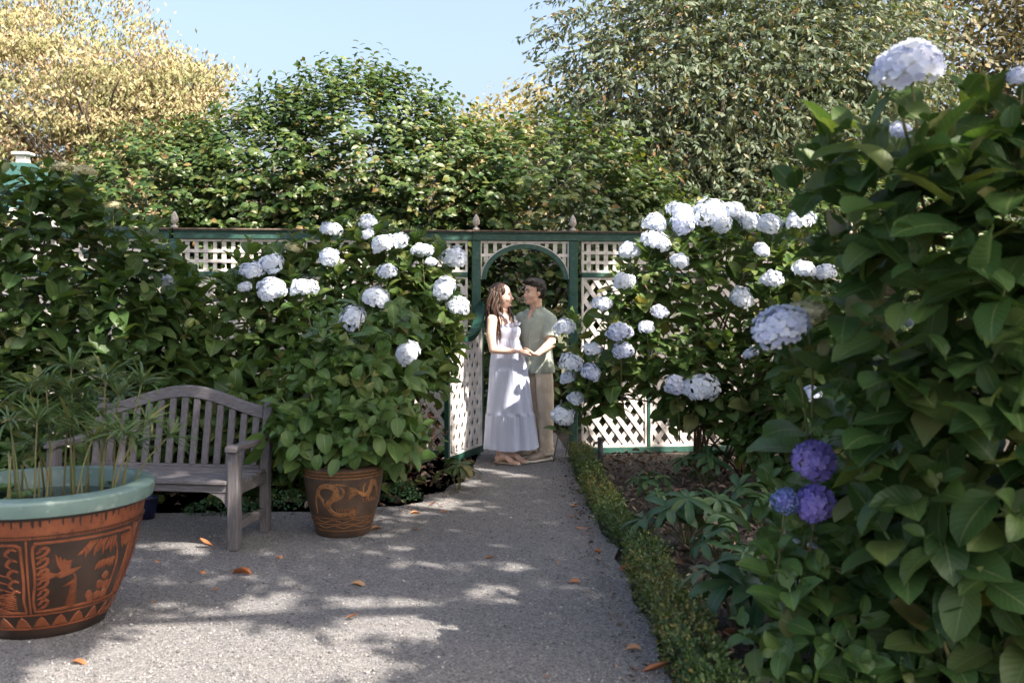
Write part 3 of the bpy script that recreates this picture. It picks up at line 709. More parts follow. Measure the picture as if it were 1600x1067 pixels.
# the arch: two posts, rails, band and the lattice of its spandrels
arch = thing('garden_arch', 'green wooden arch in the trellis with the couple standing under it', 'arch', FM @ Vector(((UA + UB) / 2, 0, 0)))
post(UA, arch); post(UB, arch); rails(UA - PW, UB + PW, arch); finial(UA, arch); finial(UB, arch)
AC = (UA + UB) / 2; AR = (UB - UA) / 2 - PW - 0.034; AZ = TOP - 0.055 - AR * 0.80
def arc_pts(r, n=40, rise=0.80):
    return [(AC - r * math.cos(math.pi * i / n), AZ + (r * math.sin(math.pi * i / n)) * (rise * AR + (r - AR)) / r) for i in range(n + 1)]
def band(r0, r1, w0, w1, name, mat):
    A_, B_ = arc_pts(r0), arc_pts(r1); mb = MB()
    n = len(A_); vs_ = [FM @ Vector((u, w, v)) for w in (w0, w1) for L in (A_, B_) for u, v in L]
    f = []
    for i in range(n - 1):
        f += [(i, i + 1, n + i + 1, n + i), (2 * n + i, 3 * n + i, 3 * n + i + 1, 2 * n + i + 1), (i, 2 * n + i, 2 * n + i + 1, i + 1), (n + i, n + i + 1, 3 * n + i + 1, 3 * n + i)]
    f += [(0, n, 3 * n, 2 * n), (n - 1, 3 * n - 1, 4 * n - 1, 2 * n - 1)]
    return mb.add(vs_, f).obj(name, mat, arch)
band(AR - 0.024, AR + 0.022, -0.032, 0.036, 'arch_band', M['green'])
band(AR + 0.0225, AR + 0.034, -0.02, 0.022, 'arch_trim', M['white'])
def outside_arch(u, v):
    y = (v - AZ) * 1.0 / 0.80 * (0.80 * AR) / (0.80 * AR)
    return ((u - AC) / (AR + 0.03)) ** 2 + ((v - AZ) / (0.80 * AR + 0.03)) ** 2 > 1
fs = MB()
a, b = UA + PW + 0.002, UB - PW - 0.002
fs.prism([(a, TOP - 0.025), (b, TOP - 0.025), (b, TOP - 0.003), (a, TOP - 0.003)], -0.016, 0.018, FM)
fs.prism([(a, AZ), (a + 0.012, AZ), (a + 0.012, TOP - 0.025), (a, TOP - 0.025)], -0.0155, 0.0175, FM)
fs.prism([(b - 0.012, AZ), (b, AZ), (b, TOP - 0.025), (b - 0.012, TOP - 0.025)], -0.0155, 0.0175, FM)
fs = fs.obj('upper_lattice', M['white'], arch)
square_slats(fs, a, b, AZ, TOP - 0.02, FM, M['white'], outside_arch)

# gate, swung towards the viewer
gh = FM @ Vector((UA + PW + 0.012, 0.055, 0)); gf = Vector((-0.60, 9.10, 0)); gu = (gf - gh); GWD = gu.length; gu.normalize()
gw = Vector((-gu.y, gu.x, 0)); gw = gw if gw.dot(Vector((0.9, -0.4, 0))) > 0 else -gw
GM = frame(Vector((gh.x, gh.y, 0.045)), gu, gw)
gate = thing('garden_gate', 'white lattice gate with scooped green top, standing open beside the woman', 'gate', (gh + gf) / 2)
GT, GS = 1.47, 0.036
def gtop(u):
    q = (u - GWD / 2) / (GWD / 2 - 0.01); return GT - 0.36 * math.sqrt(max(0, 1 - q * q)) ** 1.0
fr_box('stile', 0, GS, 0, GT + 0.02, -0.022, 0.022, GM, M['dgreen'], gate); fr_box('stile', GWD - GS, GWD, 0, GT + 0.02, -0.022, 0.022, GM, M['dgreen'], gate)
fr_box('bottom_rail', GS + 0.001, GWD - GS - 0.001, 0, 0.065, -0.021, 0.021, GM, M['dgreen'], gate)
def scoop(off0, off1, w0, w1, name, mat, n=36):
    us = [GS * 0.3 + (GWD - GS * 0.6) * (0.5 - 0.5 * math.cos(math.pi * i / n)) for i in range(n + 1)]
    c = [Vector((u, 0, gtop(u))) for u in us]; L0 = []; L1 = []
    for i in range(n + 1):
        t = (c[min(i + 1, n)] - c[max(i - 1, 0)]).normalized(); nn = Vector((-t.z, 0, t.x))
        L0.append(c[i] + nn * off0); L1.append(c[i] + nn * off1)
    m = n + 1; vs_ = [GM @ Vector((p.x, w, p.z)) for w in (w0, w1) for L in (L0, L1) for p in L]; f = []
    for i in range(n):
        f += [(i, i + 1, m + i + 1, m + i), (2 * m + i, 3 * m + i, 3 * m + i + 1, 2 * m + i + 1), (i, 2 * m + i, 2 * m + i + 1, i + 1), (m + i, m + i + 1, 3 * m + i + 1, 3 * m + i)]
    f += [(0, m, 3 * m, 2 * m), (m - 1, 3 * m - 1, 4 * m - 1, 2 * m - 1)]
    return MB().add(vs_, f).obj(name, mat, gate)
scoop(-0.005, 0.045, -0.045, 0.045, 'scooped_top_rail', M['dgreen'])
scoop(-0.022, -0.0055, -0.016, 0.018, 'scoop_trim', M['white'])
gl = MB().prism([(GS + 0.001, 0.066), (GWD - GS - 0.001, 0.066), (GWD - GS - 0.001, 0.085), (GS + 0.001, 0.085)], -0.016, 0.018, GM)
gl.prism([(GS + 0.001, 0.0855), (GS + 0.02, 0.0855), (GS + 0.02, GT - 0.1), (GS + 0.001, GT - 0.1)], -0.0155, 0.0175, GM)
gl.prism([(GWD - GS - 0.02, 0.0855), (GWD - GS - 0.001, 0.0855), (GWD - GS - 0.001, GT - 0.1), (GWD - GS - 0.02, GT - 0.1)], -0.0155, 0.0175, GM)
gl = gl.obj('gate_lattice', M['white'], gate)
diag_slats(gl, GS + 0.004, GWD - GS - 0.004, 0.088, GT, GM, M['white'], width=0.05, pitch=0.104, ang=56, w=0.0, top=lambda u: gtop(u) - 0.01)
for z in (0.25, 1.2): fr_box('hinge', -0.012, 0.05, z, z + 0.03, 0.0225, 0.028, GM, M['iron'], gate, 0.001)

# ------------------------------------------------------------------ pavilion roof behind the left bush
M['roofgreen'] = surf('teal_roof_paint', (0.012, 0.05, 0.048), (0.018, 0.065, 0.06), 6, 0.6, 0.2, 0.003)
M['trimwhite'] = surf('white_trim', (0.75, 0.74, 0.72), (0.66, 0.65, 0.63), 9, 0.5)
pc = P(36, 236, 11.6); pv = thing('garden_pavilion', 'teal pavilion roof with white cap peeping over the dark left bush', 'pavilion', (pc.x, pc.y, 0))
mb = MB(); zt, ze, hw = pc.z - 0.15, 2.55, 0.72
mb.add([(pc.x - hw, pc.y - hw, ze), (pc.x + hw, pc.y - hw, ze), (pc.x + hw, pc.y + hw, ze), (pc.x - hw, pc.y + hw, ze), (pc.x - 0.1, pc.y - 0.1, zt), (pc.x + 0.1, pc.y - 0.1, zt), (pc.x + 0.1, pc.y + 0.1, zt), (pc.x - 0.1, pc.y + 0.1, zt)],
       [(0, 1, 5, 4), (1, 2, 6, 5), (2, 3, 7, 6), (3, 0, 4, 7), (3, 2, 1, 0), (4, 5, 6, 7)])
rf = mb.obj('roof', M['roofgreen'], pv)
MB().box(pc.x - 0.06, pc.x + 0.06, pc.y - 0.06, pc.y + 0.06, zt + 0.002, zt + 0.09).obj('cap_block', M['trimwhite'], pv, bevel=0.006)
MB().box(pc.x - 0.10, pc.x + 0.10, pc.y - 0.10, pc.y + 0.10, zt + 0.0925, zt + 0.13).obj('cap_plate', M['trimwhite'], pv, bevel=0.012)
MB().box(pc.x - hw - 0.02, pc.x + hw + 0.02, pc.y - hw - 0.02, pc.y - hw + 0.03, ze - 0.12, ze - 0.002).obj('fascia', M['trimwhite'], pv)
for sx in (-1, 1):
    for sy in (-1, 1): MB().box(pc.x + sx * 0.78 - 0.06, pc.x + sx * 0.78 + 0.06, pc.y + sy * 0.78 - 0.06, pc.y + sy * 0.78 + 0.06, -0.02, ze - 0.002).obj('post', M['trimwhite'], pv)

# ------------------------------------------------------------------ bench
BA = R(-8); BM = Matrix.Translation(G(270, 850).to_2d().to_3d()) 
bfr = Vector((-1.715, 6.15, 0)); bu = Vector((math.cos(BA), math.sin(BA), 0)); bv = Vector((-math.sin(BA), math.cos(BA), 0))   # along the seat, and towards the back
BW, BD = 1.27, 0.56
bo = bfr - bu * (BW - 0.036) - bv * 0.036
BM = Matrix(((bu.x, bv.x, 0, bo.x), (bu.y, bv.y, 0, bo.y), (0, 0, 1, 0.012), (0, 0, 0, 1)))
bench = thing('garden_bench', 'weathered grey teak bench with an arched slatted back', 'bench', (BM @ Vector((BW / 2, BD / 2, 0))).to_2d().to_3d())
bench.location.z = 0
def bbox(name, x0, x1, y0, y1, z0, z1, mat, bevel=0.004, parent=bench): return MB().box(x0, x1, y0, y1, z0, z1, BM).obj(name, mat, parent, bevel=bevel)
L_ = 0.07
for x0 in (0, BW - L_):
    bbox('leg', x0, x0 + L_, 0, L_, 0, 0.60, M['wood_v'], 0.007)
    # rear leg leans back above the seat
    mb = MB(); yb = BD - 0.06
    pl = [(yb, 0.0), (yb + 0.06, 0.0), (yb + 0.062, 0.42), (yb + 0.135, 0.86), (yb + 0.085, 0.87), (yb, 0.43)]
    vs_ = [BM @ Vector((x, y, z)) for x in (x0 + 0.004, x0 + L_ - 0.004) for y, z in pl]; n = 6
    mb.add(vs_, [tuple(range(n)), tuple(range(2 * n - 1, n - 1, -1))] + [(i, i + n, (i + 1) % n + n, (i + 1) % n) for i in range(n)])
    mb.obj('leg', M['wood_v'], bench, bevel=0.005)
    # arm rest: sweeps down from the rear post and curls over the front leg
    prof = spline([(0, BD + 0.02, 0.655), (0, 0.36, 0.625), (0, 0.16, 0.622), (0, 0.02, 0.632), (0, -0.028, 0.622)], 14)
    mb = MB(); vs_ = []
    for i, p in enumerate(prof):
        th = 0.034
        for x in (x0 - 0.004, x0 + L_ + 0.006):
            for z in (p.z - th / 2, p.z + th / 2): vs_.append(BM @ Vector((x, p.y, z)))
    f = []
    for i in range(len(prof) - 1):
        b_ = i * 4; f += [(b_, b_ + 1, b_ + 5, b_ + 4), (b_ + 2, b_ + 6, b_ + 7, b_ + 3), (b_, b_ + 4, b_ + 6, b_ + 2), (b_ + 1, b_ + 3, b_ + 7, b_ + 5)]
    f += [(0, 2, 3, 1), (len(vs_) - 4, len(vs_) - 3, len(vs_) - 1, len(vs_) - 2)]
    mb.add(vs_, f).obj('arm_rest', M['wood_y'], bench, bevel=0.006)
    bbox('side_stretcher', x0 + 0.016, x0 + 0.054, L_ + 0.001, BD - 0.062, 0.115, 0.165, M['wood_y'])
    bbox('side_rail', x0 + 0.012, x0 + 0.058, L_ + 0.001, BD - 0.062, 0.335, 0.40, M['wood_y'])
    # corner bracket under the front rail
    s = 1 if x0 == 0 else -1; xe = x0 + L_ + 0.001 if s > 0 else x0 - 0.001
    q = [(0, 0.352), (0, 0.25)] + [(0.1 - 0.1 * math.cos(R(t)) + 0.012, 0.25 + 0.09 * math.sin(R(t))) for t in (20, 45, 70)] + [(0.13, 0.352)]
    mb = MB(); vs_ = [BM @ Vector((xe + s * u, y, z)) for y in (0.018, 0.05) for u, z in q]; n = len(q)
    mb.add(vs_, [tuple(range(n)), tuple(range(2 * n - 1, n - 1, -1))] + [(i, i + n, (i + 1) % n + n, (i + 1) % n) for i in range(n)]).obj('bracket', M['wood_h'], bench)
bbox('front_rail', L_ + 0.001, BW - L_ - 0.001, 0.012, 0.052, 0.354, 0.402, M['wood_h'])
bbox('rear_rail', L_ + 0.001, BW - L_ - 0.001, BD - 0.055, BD - 0.012, 0.354, 0.438, M['wood_h'])
for i in range(6):
    y0 = -0.012 + i * 0.083
    x0, x1 = (L_ + 0.002, BW - L_ - 0.002) if i == 0 else (0.012, BW - 0.012)
    dz = -0.012 * math.sin(math.pi * i / 5)
    bbox('seat_slat', x0, x1, y0 if i else -0.01, y0 + 0.072, 0.405 + dz, 0.429 + dz, M['wood_h'], 0.004)
def back_top(x):
    q = (x - BW / 2) / (BW / 2); return 0.735 + 0.145 * (math.cos(q * math.pi * 0.92) * 0.5 + 0.5)
def back_y(z): return BD - 0.052 + (z - 0.43) * 0.185
mb = MB(); n = 28; vs_ = []
for i in range(n + 1):
    x = L_ + 0.001 + (BW - 2 * L_ - 0.002) * i / n; z0 = back_top(x); 
    for z in (z0, z0 + 0.078):
        for y in (back_y(z) + 0.002, back_y(z) + 0.042): vs_.append(BM @ Vector((x, y, z)))
f = []
for i in range(n):
    b_ = i * 4; f += [(b_, b_ + 1, b_ + 5, b_ + 4), (b_ + 2, b_ + 6, b_ + 7, b_ + 3), (b_, b_ + 4, b_ + 6, b_ + 2), (b_ + 1, b_ + 3, b_ + 7, b_ + 5)]
f += [(0, 2, 3, 1), (4 * n, 4 * n + 1, 4 * n + 3, 4 * n + 2)]
mb.add(vs_, f).obj('arched_top_rail', M['wood_h'], bench, bevel=0.005)
ns = 13
for i in range(ns):
    x = L_ + 0.05 + (BW - 2 * L_ - 0.1) * i / (ns - 1); w = 0.023; zt = back_top(x) - 0.001 + (0.0)
    zt = min(back_top(x - w), back_top(x + w)) + 0.004
    vs_ = [BM @ Vector((xx, back_y(z) + dy, z)) for z in (0.4385, zt) for dy in (0.012, 0.030) for xx in (x - w, x + w)]
    MB().add(vs_, [(0, 2, 3, 1), (4, 5, 7, 6), (0, 1, 5, 4), (1, 3, 7, 5), (3, 2, 6, 7), (2, 0, 4, 6)]).obj('back_slat', M['wood_v'], bench, bevel=0.003)

# ------------------------------------------------------------------ pots
M['glaze'] = surf('turquoise_glaze', (0.10, 0.175, 0.168), (0.155, 0.24, 0.23), 4, 0.32, 0.12, 0.004, c=(0.25, 0.33, 0.32), cscale=14, spec=0.5)
M['terra'] = surf('carved_terracotta', (0.145, 0.044, 0.020), (0.21, 0.068, 0.030), 9, 0.5, 0.4, 0.004, c=(0.10, 0.032, 0.016), cscale=26)
M['dark'] = surf('dark_brown_slip', (0.020, 0.012, 0.009), (0.042, 0.025, 0.018), 6, 0.36, 0.2, 0.002, spec=0.5)
M['dark2'] = surf('brown_pot_slip', (0.05, 0.032, 0.022), (0.085, 0.055, 0.038), 9, 0.5, 0.25, 0.003, c=(0.035, 0.022, 0.016), cscale=50)
M['ochre'] = surf('ochre_relief', (0.26, 0.12, 0.045), (0.18, 0.08, 0.032), 14, 0.55, 0.3, 0.002, c=(0.10, 0.05, 0.025), cscale=40)
def prof_r(prof, z):
    zs = [q[1] for q in prof]; rs = [q[0] for q in prof]; return float(np.interp(z, zs, rs))
class Relief:
    """strokes on a pot wall, drawn as (metres round the wall, height) and raised a few millimetres"""
    def __init__(s, c, prof, rref, h=0.004): s.c, s.prof, s.rref, s.h = Vector(c), prof, rref, h; s.mb = MB()
    def pt(s, u, z, off):
        th = u / s.rref; r = prof_r(s.prof, z) + off
        return s.c + Vector((r * math.cos(th), r * math.sin(th), z))
    def stroke(s, pts, w, n=None, taper=(0.3, 0.3), h=None):
        h = h or s.h
        pts = [(p[0], 0, p[1]) for p in pts]; n = n or max(4, 4 * len(pts)); c = spline(pts, n) if len(pts) > 2 else [Vector(pts[0]).lerp(Vector(pts[1]), i / (n - 1)) for i in range(n)]
        vs_ = []
        for i, p in enumerate(c):
            t = c[min(i + 1, n - 1)] - c[max(i - 1, 0)]; t.normalize(); nn = Vector((-t.z, 0, t.x)); q = i / (n - 1)
            ww = w * min(1, taper[0] + (1 - taper[0]) * min(1, q * 3), taper[1] + (1 - taper[1]) * min(1, (1 - q) * 3)) / 2
            for o_, hh in ((1.0, 0.0004), (0.72, h), (-0.72, h), (-1.0, 0.0004)):
                e = p + nn * ww * o_; vs_.append(s.pt(e.x, e.z, hh))
        s.mb.add(vs_, [(i * 4 + j, (i + 1) * 4 + j, (i + 1) * 4 + j + 1, i * 4 + j + 1) for i in range(n - 1) for j in range(3)])
    def ring(s, z, w, h=None, n=128):
        h = h or s.h; vs_ = []
        for i in range(n):
            u = 2 * math.pi * s.rref * i / n
            for dz, hh in ((-w / 2, 0.0004), (-w * 0.36, h), (w * 0.36, h), (w / 2, 0.0004)): vs_.append(s.pt(u, z + dz, hh))
        s.mb.add(vs_, [(i * 4 + j, ((i + 1) % n) * 4 + j, ((i + 1) % n) * 4 + j + 1, i * 4 + j + 1) for i in range(n) for j in range(3)])
    def poly(s, pts, h=None, n=None):
        h = h or s.h; cx = sum(p[0] for p in pts) / len(pts); cz = sum(p[1] for p in pts) / len(pts)
        vs_ = [s.pt(cx, cz, h * 1.2)]; m = len(pts)
        for u, z in pts:
            vs_.append(s.pt(u, z, 0.0004)); 
        for u, z in pts: vs_.append(s.pt(cx + (u - cx) * 0.86, cz + (z - cz) * 0.86, h))
        f = [(1 + i, 1 + (i + 1) % m, 1 + m + (i + 1) % m, 1 + m + i) for i in range(m)] + [(0, 1 + m + i, 1 + m + (i + 1) % m) for i in range(m)]
        s.mb.add(vs_, f)
    def frond(s, u, z, ang, L, w=0.016, n=6, curl=0.5, leaf=0.05):
        pts = []
        for i in range(5):
            q = i / 4; a = ang - curl * q; 
            pts.append((u, z)) if i == 0 else pts.append((pts[-1][0] + math.cos(a) * L / 4, pts[-1][1] + math.sin(a) * L / 4))
        s.stroke(pts, w * 0.7, 12, (1, 0.3))
        for i in range(1, 5):
            a = ang - curl * i / 4
            for sg in (1, -1):
                e = (pts[i][0] + math.cos(a + sg * 0.9) * leaf, pts[i][1] + math.sin(a + sg * 0.9) * leaf)
                s.stroke([pts[i], ((pts[i][0] + e[0]) / 2 + 0.003, (pts[i][1] + e[1]) / 2 + 0.004), e], w, 8, (0.3, 0.15))

BC = Vector((-2.25, 4.80, 0.012)); BH = 0.67
bprof = [(0.27, 0.0), (0.285, 0.035), (0.315, 0.10), (0.355, 0.19), (0.395, 0.30), (0.424, 0.40), (0.442, 0.50), (0.452, 0.57), (0.455, 0.605)]
bowl = thing('water_bowl', 'huge carved terracotta bowl with turquoise rim holding papyrus', 'planter', BC)
MB().lathe(bprof + [(0.44, 0.606), (0.43, 0.5), (0.38, 0.3), (0.25, 0.05)], BC, 96).obj('bowl_body', M['dark'], bowl, True)
rimp = [(0.448, 0.588), (0.484, 0.592), (0.489, 0.593), (0.492, 0.597), (0.501, 0.648), (0.502, 0.655), (0.499, 0.661), (0.493, 0.664), (0.440, 0.672), (0.428, 0.672), (0.422, 0.669), (0.419, 0.663), (0.412, 0.60), (0.39, 0.5)]
MB().lathe(rimp, BC, 96, False, False).obj('rim', M['glaze'], bowl, True)
m, t, p = new_mat('dark_water'); p.inputs['Base Color'].default_value = (0.006, 0.012, 0.011, 1); p.inputs['Roughness'].default_value = 0.04
M['water'] = m
MB().lathe([(0.40, 0.575), (0.001, 0.576)], BC, 64, False, False).obj('water', M['water'], bowl, True)
rl = Relief(BC, bprof, 0.42, 0.004); C72 = 2 * math.pi * 0.42 / 5
rl.ring(0.495, 0.012, 0.006); rl.ring(0.055, 0.010); rl.ring(0.125, 0.008)
for k in range(5):
    u0 = R(-75) * 0.42 + (k - 1) * C72
    rl.stroke([(u0, 0.13), (u0, 0.30), (u0, 0.485)], 0.010, taper=(1, 1))
    a, b, z0, z1 = u0 + 0.024, u0 + C72 - 0.024, 0.142, 0.472
    rl.stroke([(a, z0), (a - 0.006, 0.2), (a + 0.006, 0.3), (a, 0.43), (a + 0.01, z1 - 0.008), (a + 0.05, z1), (b - 0.06, z1 - 0.004), (b - 0.012, z1 - 0.01), (b, 0.44), (b + 0.004, 0.3), (b - 0.004, 0.2), (b, z0), (b - 0.05, z0 - 0.002), ((a + b) / 2, z0 + 0.002), (a + 0.05, z0), (a, z0)], 0.014, 90, (1, 1))
    for j in range(5):
        s = C72 / 5; uu = u0 + j * s
        rl.poly([(uu + 0.004, 0.062), (uu + s * 0.28, 0.098), (uu + s * 0.5, 0.117), (uu + s * 0.72, 0.099), (uu + s - 0.004, 0.062)])
    if k % 2 == 1:
        # bird over a fern, palm and rocks
        bx, bz = a + 0.135, 0.315
        rl.poly([(bx - 0.05, bz), (bx - 0.02, bz - 0.02), (bx + 0.03, bz - 0.006), (bx + 0.075, bz + 0.024), (bx + 0.03, bz + 0.02), (bx, bz + 0.025)])
        for q in range(5): rl.stroke([(bx - 0.01 + q * 0.006, bz + 0.01), (bx - 0.03 + q * 0.012, bz + 0.055), (bx - 0.045 + q * 0.018, bz + 0.10 - q * 0.012)], 0.017, 8, (0.5, 0.1))
        for q in range(3): rl.stroke([(bx - 0.03, bz), (bx - 0.08, bz + 0.012 - q * 0.012), (bx - 0.115, bz + 0.006 - q * 0.02)], 0.015, 8, (0.5, 0.1))
        for q in range(3): rl.stroke([(bx + 0.03, bz + 0.01), (bx + 0.05, bz - 0.03), (bx + 0.02 - q * 0.012, bz - 0.06)], 0.008, 8)
        for q in range(11):
            w = 0.028 * (1 - q / 13); zz = z0 + 0.012 + q * 0.0125
            rl.stroke([(bx + 0.05 - w - 0.012, zz - 0.006), (bx + 0.05, zz + 0.004), (bx + 0.05 + w, zz - 0.006)], 0.009, 8, (0.2, 0.2))
        for q in range(6):
            zz = z0 + 0.012 + q * 0.05
            rl.stroke([(a + 0.014, zz), (a + 0.045, zz + 0.012), (a + 0.062, zz + 0.034), (a + 0.048, zz + 0.046), (a + 0.036, zz + 0.034)], 0.017, 14, (0.5, 0.3))
            rl.stroke([(a + 0.014, zz + 0.02), (a + 0.03, zz + 0.034), (a + 0.036, zz + 0.05)], 0.015, 8, (0.5, 0.2))
        rl.stroke([(b - 0.085, z0 + 0.01), (b - 0.07, 0.25), (b - 0.075, 0.34), (b - 0.11, 0.43)], 0.012, 20, (1, 0.5))
        for q in range(9): rl.stroke([(b - 0.11 - q * 0.016, 0.452), (b - 0.115 - q * 0.020, 0.425 - (q % 3) * 0.008), (b - 0.12 - q * 0.022 + (q % 2) * 0.012, 0.395 - (q % 2) * 0.02)], 0.014, 8, (0.5, 0.1))
        for q in range(6): rl.stroke([(b - 0.075 + q * 0.012, 0.448), (b - 0.06 + q * 0.014, 0.41), (b - 0.052 + q * 0.012, 0.38 + (q % 2) * 0.012)], 0.014, 8, (0.5, 0.1))
        for q in range(7): rl.stroke([(b - 0.09 - q * 0.014, 0.345 + 0.004 * (q % 2)), (b - 0.1 - q * 0.015, 0.33), (b - 0.1 - q * 0.017, 0.305)], 0.013, 8, (0.5, 0.1))
        for (ru, rz, rr) in ((b - 0.15, 0.225, 0.024), (b - 0.125, 0.265, 0.024), (b - 0.11, 0.215, 0.026), (b - 0.205, 0.19, 0.022), (b - 0.185, 0.165, 0.024), (b - 0.15, 0.175, 0.026), (b - 0.105, 0.172, 0.026)):
            rl.poly([(ru + rr * math.cos(q * math.pi / 4) * random.uniform(0.8, 1.1), rz + rr * math.sin(q * math.pi / 4) * random.uniform(0.8, 1.15)) for q in range(8)])
    else:
        # long fronds sweeping across the panel
        for q in range(6):
            rl.stroke([(a + 0.03, z0 + 0.03 + q * 0.042), (a + 0.15 + q * 0.012, z0 + 0.05 + q * 0.045), (a + 0.28, z0 + 0.03 + q * 0.038), (b - 0.06, z0 - 0.002 + q * 0.036)], 0.030, 20, (0.3, 0.1))
        for q in range(5): rl.stroke([(b - 0.014, z1 - 0.03 - q * 0.05), (b - 0.04, z1 - 0.022 - q * 0.05), (b - 0.062, z1 - 0.045 - q * 0.05), (b - 0.045, z1 - 0.062 - q * 0.05)], 0.016, 14, (0.5, 0.2))
        for q in range(7): rl.stroke([(b - 0.11 - 0.02 + q * 0.001, z0 + 0.014 + q * 0.012), (b - 0.08, z0 + 0.022 + q * 0.012), (b - 0.04, z0 + 0.012 + q * 0.012)], 0.009, 8)
rl.mb.obj('carved_relief', M['terra'], bowl, False, kind='stuff')
r2 = Relief(BC, bprof, 0.42, 0.0015)
r2.ring(0.543, 0.074, 0.0012); r2.mb.obj('terracotta_band', M['terra'], bowl, True)
r3 = Relief(BC, bprof, 0.42, 0.0026)
for i in range(70):
    u = i / 70 * 2 * math.pi * 0.42 + random.uniform(-0.01, 0.01); L = random.uniform(0.018, 0.05)
    r3.stroke([(u, 0.582), (u + random.uniform(-0.004, 0.004), 0.582 - L / 2), (u, 0.582 - L)], random.uniform(0.006, 0.016), 8, (1, 0.4))
r3.ring(0.580, 0.014, 0.0028)
for i in range(170):
    u = i / 170 * 2 * math.pi * 0.42; r3.stroke([(u, 0.4905), (u + 0.008, 0.5005)], 0.004, 3, (1, 1), h=0.0085)
r3.mb.obj('glaze_drips', M['dark'], bowl, False, kind='stuff')

# dragon pot
DC = Vector((-1.12, 6.62, 0.012)); dprof = [(0.172, 0.0), (0.18, 0.012), (0.188, 0.05), (0.212, 0.13), (0.236, 0.22), (0.252, 0.31), (0.258, 0.37), (0.256, 0.41), (0.262, 0.425), (0.262, 0.45), (0.25, 0.464)]
dpot = thing('dragon_pot', 'round brown glazed pot with ochre dragon relief beside the bench', 'flower pot', DC)
MB().lathe(dprof + [(0.232, 0.464), (0.225, 0.44), (0.20, 0.4)], DC, 72).obj('pot_body', M['dark2'], dpot, True)
MB().lathe([(0.222, 0.425), (0.001, 0.43)], DC, 32, False, False).obj('potting_soil', M['soil'], dpot, True)
dr = Relief(DC, dprof, 0.24, 0.004)
for z, w in ((0.415, 0.012), (0.395, 0.009), (0.437, 0.010), (0.095, 0.006), (0.135, 0.005), (0.05, 0.005)): dr.ring(z, w, 0.003)
for k in range(2):
    th0 = math.atan2(-DC.y, -DC.x) + k * math.pi; uo = th0 * 0.24
    S = lambda pts, w, tp=(0.3, 0.2), n=None: dr.stroke([(uo + x, z) for x, z in pts], w, n, tp)
    S([(-0.20, 0.165), (-0.19, 0.26), (-0.15, 0.335), (-0.09, 0.35), (-0.045, 0.32), (-0.07, 0.265), (-0.105, 0.225), (-0.08, 0.18), (-0.03, 0.158), (0.03, 0.165)], 0.036, (0.2, 0.7), 48)
    S([(-0.15, 0.33), (-0.165, 0.29), (-0.14, 0.255), (-0.125, 0.21)], 0.02); S([(-0.10, 0.335), (-0.04, 0.36), (0.02, 0.352)], 0.016)
    S([(-0.05, 0.31), (-0.03, 0.28), (-0.055, 0.25)], 0.018); S([(-0.03, 0.35), (0.0, 0.32), (-0.012, 0.28), (-0.035, 0.262)], 0.014)
    for a_ in np.linspace(-0.9, 0.9, 8): S([(0.03, 0.165), (0.06, 0.165 + a_ * 0.03), (0.085 + 0.02 * math.cos(a_ * 3), 0.165 + a_ * 0.055)], 0.011)
    for q in range(6): S([(-0.05 + q * 0.018, 0.178 - abs(q - 3) * 0.002), (-0.045 + q * 0.018, 0.195), (-0.035 + q * 0.018, 0.205)], 0.008)
    for a_ in np.linspace(-0.8, 0.8, 7): S([(0.10, 0.31), (0.06, 0.31 + a_ * 0.03), (0.025, 0.298 + a_ * 0.055)], 0.011)
    S([(0.09, 0.31), (0.13, 0.285), (0.17, 0.30), (0.185, 0.345), (0.21, 0.36), (0.235, 0.32), (0.25, 0.26)], 0.034, (0.6, 0.2), 36)
    S([(0.17, 0.30), (0.165, 0.265), (0.18, 0.235)], 0.016); S([(0.21, 0.35), (0.19, 0.375), (0.165, 0.365)], 0.014); S([(0.13, 0.29), (0.125, 0.335), (0.14, 0.365)], 0.012)
    for q in range(6): S([(0.13 + q * 0.02, 0.262 + 0.006 * (q % 2)), (0.135 + q * 0.02, 0.245), (0.145 + q * 0.02, 0.235)], 0.008)
    for zz in (0.075, 0.113): S([(-0.3 + i * 0.075, zz + (0.011 if i % 2 else -0.006)) for i in range(9)], 0.007, (1, 1), 48)
dr.mb.obj('dragon_relief', M['ochre'], dpot, False, kind='stuff')
# small dark blue pot half hidden under the bench
bpc = G(229, 812)
M['bluepot'] = surf('dark_blue_glaze', (0.010, 0.013, 0.045), (0.015, 0.02, 0.07), 10, 0.3)
bp = MB().lathe([(0.05, 0), (0.065, 0.05), (0.075, 0.11), (0.072, 0.13), (0.08, 0.14), (0.08, 0.15), (0.068, 0.15), (0.06, 0.1), (0.04, 0.02)], (bpc.x, bpc.y, 0.012), 28).obj('blue_pot', M['bluepot'], None, True)
tag(bp, 'small dark blue pot in the shadow under the bench', 'flower pot')

# standpipe with tap
tp = G(938, 731); tapt = thing('garden_tap', 'dark metal standpipe with a tap between the low hedge and lattice', 'tap', tp)
MB().tube([tp, tp + Vector((0, 0, 0.26))], 0.026, 12).obj('pipe', M['iron'], tapt, True)
MB().tube([tp + Vector((0, 0, 0.26)), tp + Vector((0, 0, 0.285))], [0.03, 0.022], 12).obj('pipe_cap', M['iron'], tapt, True)
MB().tube(spline([tp + Vector((0, -0.01, 0.235)), tp + Vector((-0.035, -0.03, 0.24)), tp + Vector((-0.06, -0.05, 0.232)), tp + Vector((-0.065, -0.052, 0.21))], 8), 0.011, 8).obj('spout', M['iron'], tapt, True)
MB().box(tp.x - 0.03, tp.x + 0.004, tp.y - 0.035, tp.y - 0.015, 0.262, 0.272).tube([(tp.x - 0.018, tp.y - 0.024, 0.24), (tp.x - 0.018, tp.y - 0.024, 0.265)], 0.005, 6).obj('tap_handle', M['iron'], tapt)

